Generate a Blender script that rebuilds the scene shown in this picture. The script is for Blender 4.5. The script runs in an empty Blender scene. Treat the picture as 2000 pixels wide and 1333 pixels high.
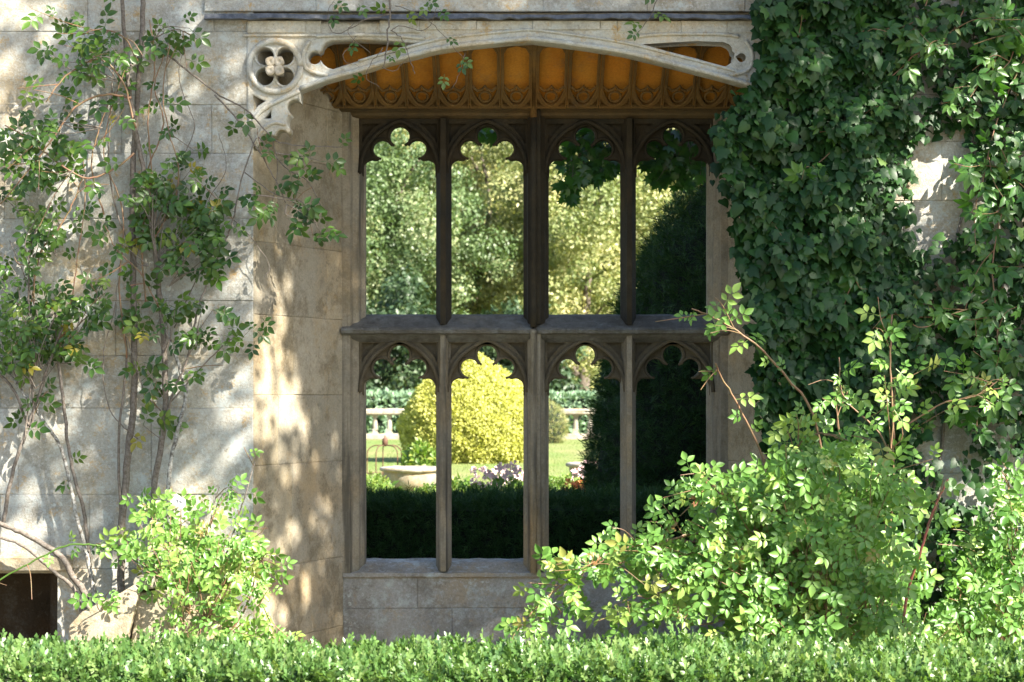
import bpy, math, random
import numpy as np
from mathutils import Vector, Matrix

random.seed(7)
RNG = np.random.default_rng(11)
scene = bpy.context.scene
COL = scene.collection

# ------------------------------------------------------------------ camera
CAM_D, CAM_Z, FPX, HZ = 12.0, 1.6, 3600.0, 765.0
cam_data = bpy.data.cameras.new("camera")
cam_data.sensor_width = 36.0
cam_data.lens = 36.0 * FPX / 2000.0
cam_data.shift_y = (HZ - 666.5) / 2000.0
cam_data.clip_start = 0.1
cam_data.clip_end = 2000.0
cam_data.dof.use_dof = True
cam_data.dof.focus_distance = 12.4
cam_data.dof.aperture_fstop = 4.0
cam = bpy.data.objects.new("camera", cam_data)
cam.location = (0, -CAM_D, CAM_Z)
cam.rotation_euler = (math.radians(90), 0, 0)
COL.objects.link(cam)
scene.camera = cam

# ------------------------------------------------------------------ sky, sun, exposure
AZ, EL = math.radians(50), math.radians(38)          # sun off to the right, on the camera's side
TO_SUN = Vector((math.sin(AZ) * math.cos(EL), -math.cos(AZ) * math.cos(EL), math.sin(EL)))
world = bpy.data.worlds.new("World")
scene.world = world
world.use_nodes = True
wn = world.node_tree.nodes
sky = wn.new("ShaderNodeTexSky")
sky.sky_type = 'NISHITA'
sky.sun_disc = False
sky.sun_elevation = EL
sky.sun_rotation = math.atan2(TO_SUN.x, TO_SUN.y)
world.node_tree.links.new(sky.outputs[0], wn["Background"].inputs[0])
wn["Background"].inputs[1].default_value = 0.07
sun_data = bpy.data.lights.new("sun", 'SUN')
sun_data.energy = 5.0
sun_data.angle = math.radians(0.5)
sun_data.color = (1.0, 0.93, 0.80)
sun = bpy.data.objects.new("sun", sun_data)
sun.rotation_euler = TO_SUN.to_track_quat('Z', 'Y').to_euler()
sun.location = TO_SUN * 40
COL.objects.link(sun)
scene.view_settings.view_transform = 'Standard'
scene.view_settings.look = 'None'
scene.view_settings.gamma = 1.0
scene.view_settings.use_curve_mapping = False
scene.view_settings.exposure = 2.25

# ------------------------------------------------------------------ helpers
def P(px, py, Y=0.0):
    """photo pixel -> point on the vertical plane at depth Y"""
    d = Y + CAM_D
    return Vector(((px - 1000) * d / FPX, Y, CAM_Z - (py - HZ) * d / FPX))

def link(o, parent=None):
    COL.objects.link(o)
    if parent is not None:
        o.parent = parent
    return o

def tag(o, label, cat, group=None, kind=None):
    if label: o["label"] = label
    if cat: o["category"] = cat
    if group: o["group"] = group
    if kind: o["kind"] = kind
    return o

def empty(name, loc, label, cat, group=None):
    o = bpy.data.objects.new(name, None)
    o.empty_display_size = 0.2
    o.location = loc
    COL.objects.link(o)
    return tag(o, label, cat, group)

def mesh_obj(name, verts, faces, mat, parent=None, smooth=False, local=False):
    """verts in world space; stored relative to the parent unless local"""
    me = bpy.data.meshes.new(name)
    me.from_pydata([tuple(v) for v in verts], [], faces)
    me.materials.append(mat)
    if smooth:
        me.polygons.foreach_set("use_smooth", [True] * len(me.polygons))
    me.update()
    o = bpy.data.objects.new(name, me)
    link(o, parent)
    if parent is not None and not local:
        o.matrix_parent_inverse = root_inv(parent)
    return o

def root_inv(p):
    m = Matrix.Identity(4)
    while p is not None:
        m = Matrix.Translation(p.location) @ m if p.type == 'EMPTY' else m
        p = p.parent
    return m.inverted()

class MB:
    """collects pieces of ONE part"""
    def __init__(s): s.v, s.f = [], []
    def add(s, v, f):
        b = len(s.v)
        s.v += [tuple(p) for p in v]
        s.f += [tuple(i + b for i in q) for q in f]
        return s
    def box(s, a, b):
        x0, y0, z0 = a; x1, y1, z1 = b
        return s.add([(x0,y0,z0),(x1,y0,z0),(x1,y1,z0),(x0,y1,z0),(x0,y0,z1),(x1,y0,z1),(x1,y1,z1),(x0,y1,z1)],
                     [(0,3,2,1),(4,5,6,7),(0,1,5,4),(1,2,6,5),(2,3,7,6),(3,0,4,7)])
    def prism_z(s, poly, z0, z1):
        n = len(poly)
        v = [(x, y, z0) for x, y in poly] + [(x, y, z1) for x, y in poly]
        f = [tuple(range(n))[::-1], tuple(range(n, 2*n))] + [(i, (i+1) % n, n+(i+1) % n, n+i) for i in range(n)]
        return s.add(v, f)
    def prism_x(s, poly, x0, x1, seg=1, wob=0.0):
        n = len(poly); v = []; f = []
        for k in range(seg + 1):
            x = x0 + (x1 - x0) * k / seg
            for (y, z) in poly:
                v.append((x, y + random.uniform(-wob, wob), z + random.uniform(-wob, wob)))
        for k in range(seg):
            for i in range(n):
                f.append((k*n+i, k*n+(i+1) % n, (k+1)*n+(i+1) % n, (k+1)*n+i))
        f.append(tuple(range(n))[::-1]); f.append(tuple(range(seg*n, seg*n+n)))
        return s.add(v, f)
    def tube(s, pts, rad, sides=6):
        pts = [Vector(p) for p in pts]; n = len(pts)
        if not hasattr(rad, '__len__'): rad = [rad] * n
        v = []; f = []
        prev = None
        for i, p in enumerate(pts):
            t = (pts[min(i+1, n-1)] - pts[max(i-1, 0)])
            t = t.normalized() if t.length > 1e-9 else Vector((0, 0, 1))
            a = prev if prev is not None else (Vector((0, 1, 0)) if abs(t.y) < .9 else Vector((1, 0, 0)))
            a = (a - t * a.dot(t))
            a = a.normalized() if a.length > 1e-6 else t.orthogonal().normalized()
            prev = a
            b = t.cross(a)
            for k in range(sides):
                w = 2 * math.pi * k / sides
                v.append(p + (a * math.cos(w) + b * math.sin(w)) * rad[i])
        for i in range(n - 1):
            for k in range(sides):
                f.append((i*sides+k, i*sides+(k+1) % sides, (i+1)*sides+(k+1) % sides, (i+1)*sides+k))
        f.append(tuple(range(sides))[::-1]); f.append(tuple(range((n-1)*sides, n*sides)))
        return s.add(v, f)
    def lathe(s, prof, c, seg=24, wob=0.0):
        n = len(prof); v = []; f = []
        for k in range(seg):
            a = 2 * math.pi * k / seg
            for r, z in prof:
                rr = r * (1 + random.uniform(-wob, wob))
                v.append((c[0] + rr*math.cos(a), c[1] + rr*math.sin(a), c[2] + z + random.uniform(-wob, wob)*.3))
        for k in range(seg):
            k2 = (k + 1) % seg
            for i in range(n - 1):
                f.append((k*n+i, k2*n+i, k2*n+i+1, k*n+i+1))
        return s.add(v, f)
    def build(s, name, mat, parent=None, smooth=False):
        return mesh_obj(name, s.v, s.f, mat, parent, smooth)

def catmull(pts, sub=6):
    pts = [Vector(p) for p in pts]
    if len(pts) < 3:
        return [pts[0].lerp(pts[-1], i / sub) for i in range(sub + 1)]
    q = [pts[0]*2 - pts[1]] + pts + [pts[-1]*2 - pts[-2]]
    out = []
    for i in range(1, len(q) - 2):
        a, b, c, d = q[i-1], q[i], q[i+1], q[i+2]
        for k in range(sub):
            t = k / sub
            out.append(.5*((2*b) + (c-a)*t + (2*a-5*b+4*c-d)*t*t + (3*b-a-3*c+d)*t**3))
    out.append(pts[-1])
    return out

def plate(name, outer, holes, Y, thick, bevel, mat, parent):
    """pierced stone plate: outlines given as photo-pixel lists on plane Y (front face at Y)"""
    cu = bpy.data.curves.new(name, 'CURVE')
    cu.dimensions = '2D'; cu.fill_mode = 'BOTH'
    cu.extrude = thick/2 - bevel; cu.bevel_depth = bevel; cu.bevel_resolution = 1; cu.offset = -bevel
    for ring in [outer] + holes:
        sp = cu.splines.new('POLY'); sp.points.add(len(ring) - 1); sp.use_cyclic_u = True
        for k, (px, py) in enumerate(ring):
            w = P(px, py, Y); sp.points[k].co = (w.x, w.z, 0, 1)
    tmp = bpy.data.objects.new("tmp", cu); COL.objects.link(tmp)
    dg = bpy.context.evaluated_depsgraph_get()
    me = bpy.data.meshes.new_from_object(tmp.evaluated_get(dg))
    bpy.data.objects.remove(tmp); bpy.data.curves.remove(cu)
    n = len(me.vertices); co = np.empty(n*3); me.vertices.foreach_get("co", co); co = co.reshape(-1, 3)
    new = np.stack([co[:, 0], Y + thick/2 - co[:, 2], co[:, 1]], 1)
    me.vertices.foreach_set("co", new.ravel())
    me.name = name; me.materials.clear(); me.materials.append(mat); me.update()
    o = bpy.data.objects.new(name, me); link(o, parent)
    o.matrix_parent_inverse = root_inv(parent)
    return o

def arc(cx, cy, r, a0, a1, n=10):
    return [(cx + r*math.cos(math.radians(a0+(a1-a0)*i/n)), cy + r*math.sin(math.radians(a0+(a1-a0)*i/n))) for i in range(n+1)]

# ------------------------------------------------------------------ materials
def nt(name):
    m = bpy.data.materials.new(name); m.use_nodes = True
    t = m.node_tree
    return m, t, t.nodes["Principled BSDF"]

def N(t, kind, **kw):
    n = t.nodes.new(kind)
    for k, v in kw.items():
        if k in ("operation", "blend_type", "data_type", "feature", "attribute_name", "noise_dimensions"):
            setattr(n, k, v)
        else:
            n.inputs[k].default_value = v
    return n

def ramp(t, src, stops):
    r = t.nodes.new("ShaderNodeValToRGB")
    e = r.color_ramp.elements
    while len(e) < len(stops): e.new(0.5)
    for i, (p, c) in enumerate(stops):
        e[i].position = p
        e[i].color = (c, c, c, 1) if not hasattr(c, '__len__') else (*c, 1)
    t.links.new(src, r.inputs[0])
    return r.outputs[0]

def mixc(t, fac, a, b, mode='MIX'):
    m = t.nodes.new("ShaderNodeMix"); m.data_type = 'RGBA'; m.blend_type = mode
    if hasattr(fac, 'links'): t.links.new(fac, m.inputs[0])
    else: m.inputs[0].default_value = fac
    for s, i in ((a, 6), (b, 7)):
        if hasattr(s, 'links'): t.links.new(s, m.inputs[i])
        else: m.inputs[i].default_value = (*s, 1)
    return m.outputs[2]

def N_shift(t, pos):
    a = t.nodes.new("ShaderNodeVectorMath"); a.operation = 'ADD'; a.inputs[1].default_value = (7.3, 2.1, 4.7); t.links.new(pos, a.inputs[0]); return a.outputs[0]

def stone_mat(name, base, dark, lichen=0.5, orange=0.35, crust=0.0, crust_col=(.035,.03,.022), bump=0.5, vary=0.25, lich_scale=16, streak=0.0, blotch=0.4):
    m, t, b = nt(name)
    geo = t.nodes.new("ShaderNodeNewGeometry"); pos = geo.outputs["Position"]
    def noise(scale, detail=6, rough=.6, vec=pos):
        n = N(t, "ShaderNodeTexNoise", Scale=scale, Detail=detail, Roughness=rough); t.links.new(vec, n.inputs["Vector"]); return n.outputs["Fac"]
    c = mixc(t, ramp(t, noise(2.3), [(.35, 0), (.65, 1)]), base, dark)
    c = mixc(t, ramp(t, noise(1.3, 6), [(.5, 0), (.66, .75)]), c, (base[0]*1.12, base[1]*.9, base[2]*.62))
    if blotch:
        c = mixc(t, ramp(t, noise(3.4, 12, .8, N_shift(t, pos)), [(.50, 0), (.58, blotch)]), c, (base[0]*.42, base[1]*.37, base[2]*.28))
        c = mixc(t, ramp(t, noise(11, 10, .85), [(.57, 0), (.62, blotch)]), c, (base[0]*.30, base[1]*.27, base[2]*.22))
        c = mixc(t, ramp(t, noise(9, 10, .85, N_shift(t, pos)), [(.58, 0), (.64, blotch*.8)]), c, (base[0]*1.3, base[1]*1.3, base[2]*1.3))
    oi = t.nodes.new("ShaderNodeObjectInfo")
    c = mixc(t, vary, c, ramp(t, oi.outputs["Random"], [(0, (.55,.52,.46)), (.5, (1,.98,.95)), (.8, (1.0,.88,.66)), (1, (.8,.82,.82))]), 'MULTIPLY')
    # speckled crustose lichen and fine grain
    c = mixc(t, ramp(t, noise(34, 10, .85), [(.52, 0), (.60, .55 if lichen > .4 else .15)]), c, (base[0]*1.22, base[1]*1.27, base[2]*1.38))
    c = mixc(t, ramp(t, noise(21, 10, .85, N_shift(t, pos)), [(.56, 0), (.66, .6 if lichen > .4 else .35)]), c, (.15, .14, .115))
    c = mixc(t, .55, c, ramp(t, noise(70, 4, .7), [(.3, .55), (.6, 1.0)]), 'MULTIPLY')
    if lichen:
        dn = N(t, "ShaderNodeTexNoise", Scale=24.0, Detail=4.0, Roughness=.7); t.links.new(pos, dn.inputs["Vector"])
        dm = N(t, "ShaderNodeVectorMath", operation='MULTIPLY_ADD'); t.links.new(dn.outputs["Color"], dm.inputs[0]); dm.inputs[1].default_value = (.05,.05,.05); t.links.new(pos, dm.inputs[2])
        v = N(t, "ShaderNodeTexVoronoi", Scale=lich_scale*1.5, Randomness=1.0); t.links.new(dm.outputs[0], v.inputs["Vector"])
        hsh = N(t, "ShaderNodeMath", operation='MULTIPLY'); sep = t.nodes.new("ShaderNodeSeparateColor"); t.links.new(v.outputs["Color"], sep.inputs[0])
        sc2 = N(t, "ShaderNodeMapRange"); sc2.inputs["To Min"].default_value = .8; sc2.inputs["To Max"].default_value = 4.0; t.links.new(sep.outputs[0], sc2.inputs["Value"])
        t.links.new(v.outputs["Distance"], hsh.inputs[0]); t.links.new(sc2.outputs[0], hsh.inputs[1])
        ring = ramp(t, hsh.outputs[0], [(.10, .25), (.24, .8), (.34, .85), (.46, 0)])
        msk = ramp(t, noise(1.9, 5, .7), [(.50, 0), (.62, lichen)])
        mul = N(t, "ShaderNodeMath", operation='MULTIPLY'); t.links.new(ring, mul.inputs[0]); t.links.new(msk, mul.inputs[1])
        c = mixc(t, mul.outputs[0], c, (.52, .55, .53))
        msk2 = ramp(t, noise(6, 10, .8), [(.50, 0), (.62, lichen*.85)])
        c = mixc(t, msk2, c, (.43, .47, .47))
    if orange:
        msk = ramp(t, noise(6.5, 12, .82), [(.545, 0), (.64, orange)])
        c = mixc(t, msk, c, (.42, .25, .06))
    dk = ramp(t, noise(3.1, 12, .82), [(.53, 0), (.70, .6)])
    c = mixc(t, dk, c, (.10, .095, .08))
    if crust:
        msk = ramp(t, noise(4.5, 8, .7), [(.5-.3*crust, 1), (.5+.28*crust, 0.0)]) if crust < 1 else None
        msk = ramp(t, noise(4.5, 8, .7), [(max(0, .62-crust*.3), crust), (.80, crust*.35)])
        c = mixc(t, msk, c, crust_col)
    if streak:
        mp = t.nodes.new("ShaderNodeMapping"); mp.inputs["Scale"].default_value = (14, 14, .9); t.links.new(pos, mp.inputs["Vector"])
        msk = ramp(t, noise(1.0, 5, .6, mp.outputs[0]), [(.50, 0), (.66, streak)])
        c = mixc(t, msk, c, (.06, .055, .045))
    t.links.new(c, b.inputs["Base Color"])
    b.inputs["Roughness"].default_value = .92
    b.inputs["Specular IOR Level"].default_value = .2
    h = N(t, "ShaderNodeMath", operation='ADD'); t.links.new(noise(7, 12, .78), h.inputs[0]); t.links.new(noise(38, 8, .8), h.inputs[1])
    bp = N(t, "ShaderNodeBump", Strength=bump, Distance=.03); t.links.new(h.outputs[0], bp.inputs["Height"]); t.links.new(bp.outputs[0], b.inputs["Normal"])
    return m

def leaf_mat(name, stops, rough=.42, trans=.35, tcol=1.35, spec=.5):
    m, t, b = nt(name)
    at = t.nodes.new("ShaderNodeAttribute"); at.attribute_name = "tint"
    c = ramp(t, at.outputs["Fac"], stops)
    t.links.new(c, b.inputs["Base Color"])
    b.inputs["Roughness"].default_value = rough
    b.inputs["Specular IOR Level"].default_value = spec
    tr = t.nodes.new("ShaderNodeBsdfTranslucent")
    c2 = mixc(t, 1.0, c, (tcol*1.05, tcol*1.1, tcol*.45), 'MULTIPLY'); t.links.new(c2, tr.inputs["Color"])
    mx = t.nodes.new("ShaderNodeMixShader"); mx.inputs[0].default_value = trans
    t.links.new(b.outputs[0], mx.inputs[1]); t.links.new(tr.outputs[0], mx.inputs[2])
    t.links.new(mx.outputs[0], t.nodes["Material Output"].inputs[0])
    return m

def plain_mat(name, col, col2=None, scale=20, rough=.8, metal=0.0, bump=.3):
    m, t, b = nt(name)
    geo = t.nodes.new("ShaderNodeNewGeometry")
    n = N(t, "ShaderNodeTexNoise", Scale=scale, Detail=6, Roughness=.65); t.links.new(geo.outputs["Position"], n.inputs["Vector"])
    c = mixc(t, ramp(t, n.outputs["Fac"], [(.38, 0), (.62, 1)]), col, col2 or tuple(x*.6 for x in col))
    t.links.new(c, b.inputs["Base Color"])
    b.inputs["Roughness"].default_value = rough; b.inputs["Metallic"].default_value = metal
    bp = N(t, "ShaderNodeBump", Strength=bump, Distance=.01); t.links.new(n.outputs["Fac"], bp.inputs["Height"]); t.links.new(bp.outputs[0], b.inputs["Normal"])
    return m

M_ASHLAR = stone_mat("ashlar_limestone", (.46,.452,.415), (.34,.345,.335), lichen=1.0, orange=.75, vary=.5)
M_REVEAL = stone_mat("reveal_limestone", (.50,.45,.36), (.38,.34,.26), lichen=.12, orange=.3, vary=.55, crust=.12, crust_col=(.10,.085,.06), blotch=.62)
M_APRON = stone_mat("apron_limestone", (.36,.35,.33), (.24,.235,.225), lichen=.9, orange=.3, vary=.3, lich_scale=22)
M_SCREEN = stone_mat("carved_limestone", (.54,.51,.43), (.42,.42,.39), lichen=.7, orange=.85, vary=.1)
M_TRAC_UP = stone_mat("sooty_shaded_tracery_stone", (.10,.075,.04), (.05,.04,.025), lichen=0, orange=.08, crust=.95, crust_col=(.018,.016,.012), vary=.12, bump=.35)  # black crust, with the shade on the unlit upper window also in the colour
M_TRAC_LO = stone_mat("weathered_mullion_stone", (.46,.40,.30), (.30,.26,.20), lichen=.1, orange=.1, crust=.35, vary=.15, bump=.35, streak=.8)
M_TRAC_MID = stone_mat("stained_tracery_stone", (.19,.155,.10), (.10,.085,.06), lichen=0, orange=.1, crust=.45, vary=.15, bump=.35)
M_TRANSOM = stone_mat("transom_stone", (.24,.235,.22), (.13,.125,.115), lichen=.3, orange=.05, crust=.4, vary=.05, bump=.4, streak=.6)
M_COVE = stone_mat("bounce_orange_coving_stone", (.58,.27,.04), (.42,.17,.02), lichen=0, orange=.3, crust=.15, vary=.15, bump=.25, blotch=.15)  # warm limestone; light bounced off the sunlit floor is put into this orange
M_COVE_RIB = stone_mat("bounce_ochre_rib_stone", (.26,.15,.045), (.15,.085,.025), lichen=0, orange=.2, crust=.35, vary=.05, bump=.3)  # browner ribs, same bounced warm light held in the base colour
M_CORNICE = stone_mat("brown_cornice_stone", (.20,.135,.06), (.11,.075,.035), lichen=0, orange=.1, crust=.6, vary=0, bump=.3)
M_CORE = stone_mat("mortar_core", (.42,.39,.32), (.32,.30,.25), lichen=0, orange=.1, vary=0)
M_LEAD = plain_mat("lead", (.06,.065,.075), (.12,.125,.135), 30, .5, .4)
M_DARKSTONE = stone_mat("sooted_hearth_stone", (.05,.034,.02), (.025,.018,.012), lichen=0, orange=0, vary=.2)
M_PALE = stone_mat("pale_garden_stone", (.54,.50,.42), (.42,.38,.32), lichen=.3, orange=.35, vary=.1)
M_BAL = stone_mat("balustrade_stone", (.40,.36,.29), (.26,.235,.19), lichen=.4, orange=.2, vary=.1, blotch=.5)
M_URN = stone_mat("urn_stone", (.40,.36,.30), (.24,.22,.19), lichen=.5, orange=.3, vary=.1)
M_BARK = plain_mat("rose_bark", (.085,.065,.05), (.17,.15,.13), 60, .85)
M_BARKW = plain_mat("lichened_bark", (.36,.36,.34), (.08,.065,.05), 45, .85)
M_CANE = plain_mat("red_cane", (.20,.095,.06), (.15,.115,.05), 30, .55)
M_REDC = plain_mat("young_red_cane", (.32,.07,.05), (.24,.08,.05), 30, .5)
M_TRUNK = plain_mat("tree_bark", (.13,.105,.08), (.07,.055,.045), 12, .9, 0, .6)
M_IRON = plain_mat("rusty_iron", (.16,.07,.035), (.07,.05,.04), 40, .75, .3)
M_WHITE = plain_mat("white_plastic", (.8,.8,.82), (.75,.75,.78), 10, .4)
M_INK = plain_mat("black_ink", (.03,.03,.04), (.03,.03,.04), 10, .6)

M_ROSE = leaf_mat("rose_leaf", [(0,(.022,.06,.010)), (.55,(.065,.135,.018)), (.85,(.15,.215,.035)), (.93,(.26,.26,.03)), (.975,(.20,.03,.025)), (1,(.14,.02,.02))], rough=.35, trans=.33)
M_BUSH = leaf_mat("bush_leaf", [(0,(.05,.14,.022)), (.5,(.14,.28,.055)), (.85,(.27,.37,.09)), (.95,(.26,.27,.07)), (1,(.30,.13,.06))], rough=.40, trans=.38)
M_IVY = leaf_mat("ivy_leaf", [(0,(.007,.027,.007)), (.6,(.019,.060,.013)), (.9,(.046,.108,.023)), (1,(.11,.14,.04))], rough=.45, trans=.15, spec=.28)
M_CREEP = leaf_mat("creeper_leaf", [(0,(.025,.08,.015)), (.6,(.055,.15,.025)), (1,(.11,.21,.04))], rough=.38, trans=.35)
M_BOX = leaf_mat("box_leaf", [(0,(.035,.09,.025)), (.5,(.095,.185,.048)), (1,(.21,.29,.10))], rough=.36, trans=.33)
M_BOXCORE = plain_mat("box_twigs", (.03,.045,.015), (.015,.02,.01), 60, .9)
M_YEW = leaf_mat("yew_needles", [(0,(.013,.040,.012)), (.7,(.034,.085,.022)), (1,(.075,.14,.038))], rough=.6, trans=.1, spec=.2)
M_YEWCORE = plain_mat("yew_twigs", (.008,.016,.008), (.004,.008,.004), 40, .95)
M_GOLD = leaf_mat("golden_yew_needles", [(0,(.20,.23,.04)), (.5,(.47,.47,.12)), (1,(.70,.67,.24))], rough=.55, trans=.3, tcol=1.15)
M_GOLDCORE = plain_mat("golden_yew_twigs", (.14,.14,.03), (.08,.09,.02), 40, .95)
M_TREE = {
 'green': leaf_mat("tree_leaf_green", [(0,(.035,.075,.024)), (.6,(.13,.19,.075)), (1,(.38,.39,.22))], rough=.45, trans=.25),
 'olive': leaf_mat("tree_leaf_olive", [(0,(.05,.09,.024)), (.45,(.17,.20,.07)), (.75,(.32,.30,.12)), (1,(.50,.43,.22))], rough=.5, trans=.25),
 'gold': leaf_mat("tree_leaf_gold", [(0,(.06,.10,.028)), (.4,(.20,.24,.085)), (.7,(.36,.35,.15)), (1,(.54,.48,.25))], rough=.5, trans=.25),
 'dark': leaf_mat("tree_leaf_dark", [(0,(.02,.045,.02)), (.6,(.04,.075,.03)), (1,(.08,.12,.05))], rough=.5, trans=.2),
}
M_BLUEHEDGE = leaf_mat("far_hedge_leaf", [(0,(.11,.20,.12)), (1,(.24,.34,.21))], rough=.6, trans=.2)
M_GRASSB = leaf_mat("grass_blade", [(0,(.06,.13,.02)), (.6,(.11,.19,.035)), (1,(.22,.23,.07))], rough=.5, trans=.3)
M_PINK = plain_mat("pink_petals", (.75,.58,.58), (.70,.45,.48), 30, .6)
M_ORANGE = plain_mat("orange_petals", (.75,.30,.06), (.7,.18,.08), 30, .6)
M_BED = leaf_mat("bed_leaf", [(0,(.07,.14,.02)), (.6,(.14,.23,.04)), (1,(.28,.30,.07))], rough=.45, trans=.35)

# ground materials
def lawn_mat():
    m, t, b = nt("lawn_grass")
    geo = t.nodes.new("ShaderNodeNewGeometry")
    mp = t.nodes.new("ShaderNodeMapping"); mp.inputs["Scale"].default_value = (.25, .12, 1); t.links.new(geo.outputs["Position"], mp.inputs[0])
    n1 = N(t, "ShaderNodeTexNoise", Scale=1.3, Detail=5, Roughness=.6); t.links.new(mp.outputs[0], n1.inputs["Vector"])
    n2 = N(t, "ShaderNodeTexNoise", Scale=18, Detail=5, Roughness=.7); t.links.new(geo.outputs["Position"], n2.inputs["Vector"])
    c = mixc(t, ramp(t, n1.outputs["Fac"], [(.4, 0), (.68, 1)]), (.13, .19, .035), (.24, .22, .085))
    c = mixc(t, .6, c, ramp(t, n2.outputs["Fac"], [(.3, .5), (.65, 1.1)]), 'MULTIPLY')
    t.links.new(c, b.inputs["Base Color"]); b.inputs["Roughness"].default_value = .85
    bp = N(t, "ShaderNodeBump", Strength=.6, Distance=.05); t.links.new(n2.outputs["Fac"], bp.inputs["Height"]); t.links.new(bp.outputs[0], b.inputs["Normal"])
    return m
M_LAWN = lawn_mat()
M_SOIL = plain_mat("soil_and_gravel", (.24,.21,.15), (.15,.14,.09), 9, .95, 0, .6)

# ------------------------------------------------------------------ leaf templates (x width, y length, z normal; unit length 1)
def oval(n=3, w=.30, fold=.10, droop=.12, y0=0., y1=1.):
    v = [(0, y0, 0)]; L = y1 - y0
    rows = [(.26, .82), (.52, 1.0), (.80, .52)][:n]
    for s, k in rows:
        y = y0 + L*s
        v += [(-w*k*L, y, fold*k*L - droop*s*s*L), (0, y, -droop*s*s*L), (w*k*L, y, fold*k*L - droop*s*s*L)]
    v.append((0, y1, -droop*L))
    f = [(0, 2, 1), (0, 3, 2)]
    for r in range(len(rows)-1):
        a = 1 + 3*r
        f += [(a, a+1, a+4, a+3), (a+1, a+2, a+5, a+4)]
    a = 1 + 3*(len(rows)-1); e = len(v) - 1
    f += [(a, a+1, e), (a+1, a+2, e)]
    return np.array(v, float), f

def compose(items):
    """items: (template, scale, angle in leaf plane, offset(x,y,z), tilt)"""
    V = []; F = []
    for (v, f), s, ang, off, tilt in items:
        c, sn = math.cos(ang), math.sin(ang)
        q = v * s
        ct, st = math.cos(tilt), math.sin(tilt)
        q = np.stack([q[:, 0], q[:, 1]*ct - q[:, 2]*st, q[:, 1]*st + q[:, 2]*ct], 1)
        q = np.stack([q[:, 0]*c + q[:, 1]*sn, -q[:, 0]*sn + q[:, 1]*c, q[:, 2]], 1) + np.array(off)
        b = sum(len(x) for x in V)
        V.append(q); F += [tuple(i + b for i in g) for g in f]
    return np.concatenate(V), F

OV = oval(2)
OV3 = oval(3, w=.285, fold=.13)
STALK = (np.array([(-.012, 0, 0), (.012, 0, 0), (0, .62, -.02)]), [(0, 1, 2)])
T_ROSE = compose([(STALK, 1, 0, (0,0,0), 0), (OV3, .46, 0, (0,.56,-.02), -.1), (OV3, .40, 1.15, (.02,.50,0), -.15), (OV3, .40, -1.15, (-.02,.50,0), -.15),
                  (OV3, .34, 1.25, (.02,.24,0), -.1), (OV3, .34, -1.25, (-.02,.24,0), -.1)])
OVN = oval(3, w=.24)
T_CREEP = compose([(OVN, .62, 0, (0,.3,0), -.25), (OVN, .58, .8, (.03,.28,0), -.2), (OVN, .58, -.8, (-.03,.28,0), -.2),
                   (OVN, .48, 1.65, (.03,.24,0), -.2), (OVN, .48, -1.65, (-.03,.24,0), -.2), (STALK, .5, 0, (0,0,0), 0)])
_iv = [(0,.0,0), (-.22,-.10,.0), (-.48,.06,-.06), (-.41,.28,.02), (-.46,.54,-.08), (-.25,.62,.03), (0,1.0,-.14), (.25,.62,.03), (.46,.54,-.08), (.41,.28,.02), (.48,.06,-.06), (.22,-.10,0), (0,.36,.06)]
T_IVY = (np.array(_iv), [(12, i, i+1) if i else (12, 0, 1) for i in range(0, 11)] + [(12, 11, 0)])
T_IVY = (T_IVY[0], [(12, i+1, i) for i in range(11)] + [(12, 0, 11)])
_mp = [(0,0,0), (-.28,.02,-.02), (-.62,.22,-.10), (-.34,.38,0), (-.52,.78,-.12), (-.16,.62,.02), (0,1.05,-.12), (.16,.62,.02), (.52,.78,-.12), (.34,.38,0), (.62,.22,-.10), (.28,.02,-.02), (0,.4,.05)]
T_MAPLE = (np.array(_mp), [(12, i+1, i) for i in range(11)] + [(12, 0, 11)])
T_OVAL = OV
DIA = (np.array([(0,0,0), (-.30,.5,.06), (0,1,-.04), (.30,.5,.06)]), [(0, 3, 2), (0, 2, 1)])
T_DIA = DIA
T_BOX = compose([(DIA, .36, a, (0, y, .04*k), .5) for k, (a, y) in enumerate([(1.0,.15), (-1.0,.18), (2.6,.35), (-.5,.38), (.9,.55), (-.9,.58), (0,.72)])] +
                [((np.array([(-.34,.4,.3),(0,.3,0),(0,.62,.12),(-.1,.7,.4)]), [(0,1,2,3)]), .7, 0, (0,0,0), 0)])
_nd = (np.array([(-.05,0,0), (.05,0,0), (.035,.7,0), (0,1,0), (-.035,.7,0)]), [(0, 1, 2, 3, 4)])
T_YEW = compose([(_nd, .5 + .1*(k % 3), a, (0, .12*k, 0), t_) for k, (a, t_) in enumerate([(1.0,.3), (-1.0,.3), (.7,-.3), (-.7,-.3), (.3,.5), (-.3,-.5), (0,0)])])
T_GRASS = (np.array([(-.03,0,0), (.03,0,0), (.02,.6,.05), (0,1,.2), (-.02,.6,.05)]), [(0, 1, 2, 3, 4)])

def frames(normal, direc):
    n = normal / np.linalg.norm(normal, axis=1, keepdims=True)
    d = direc - n * (direc*n).sum(1, keepdims=True)
    d = d / np.maximum(np.linalg.norm(d, axis=1, keepdims=True), 1e-9)
    x = np.cross(d, n)
    return np.stack([x, d, n], 2)          # columns

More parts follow.
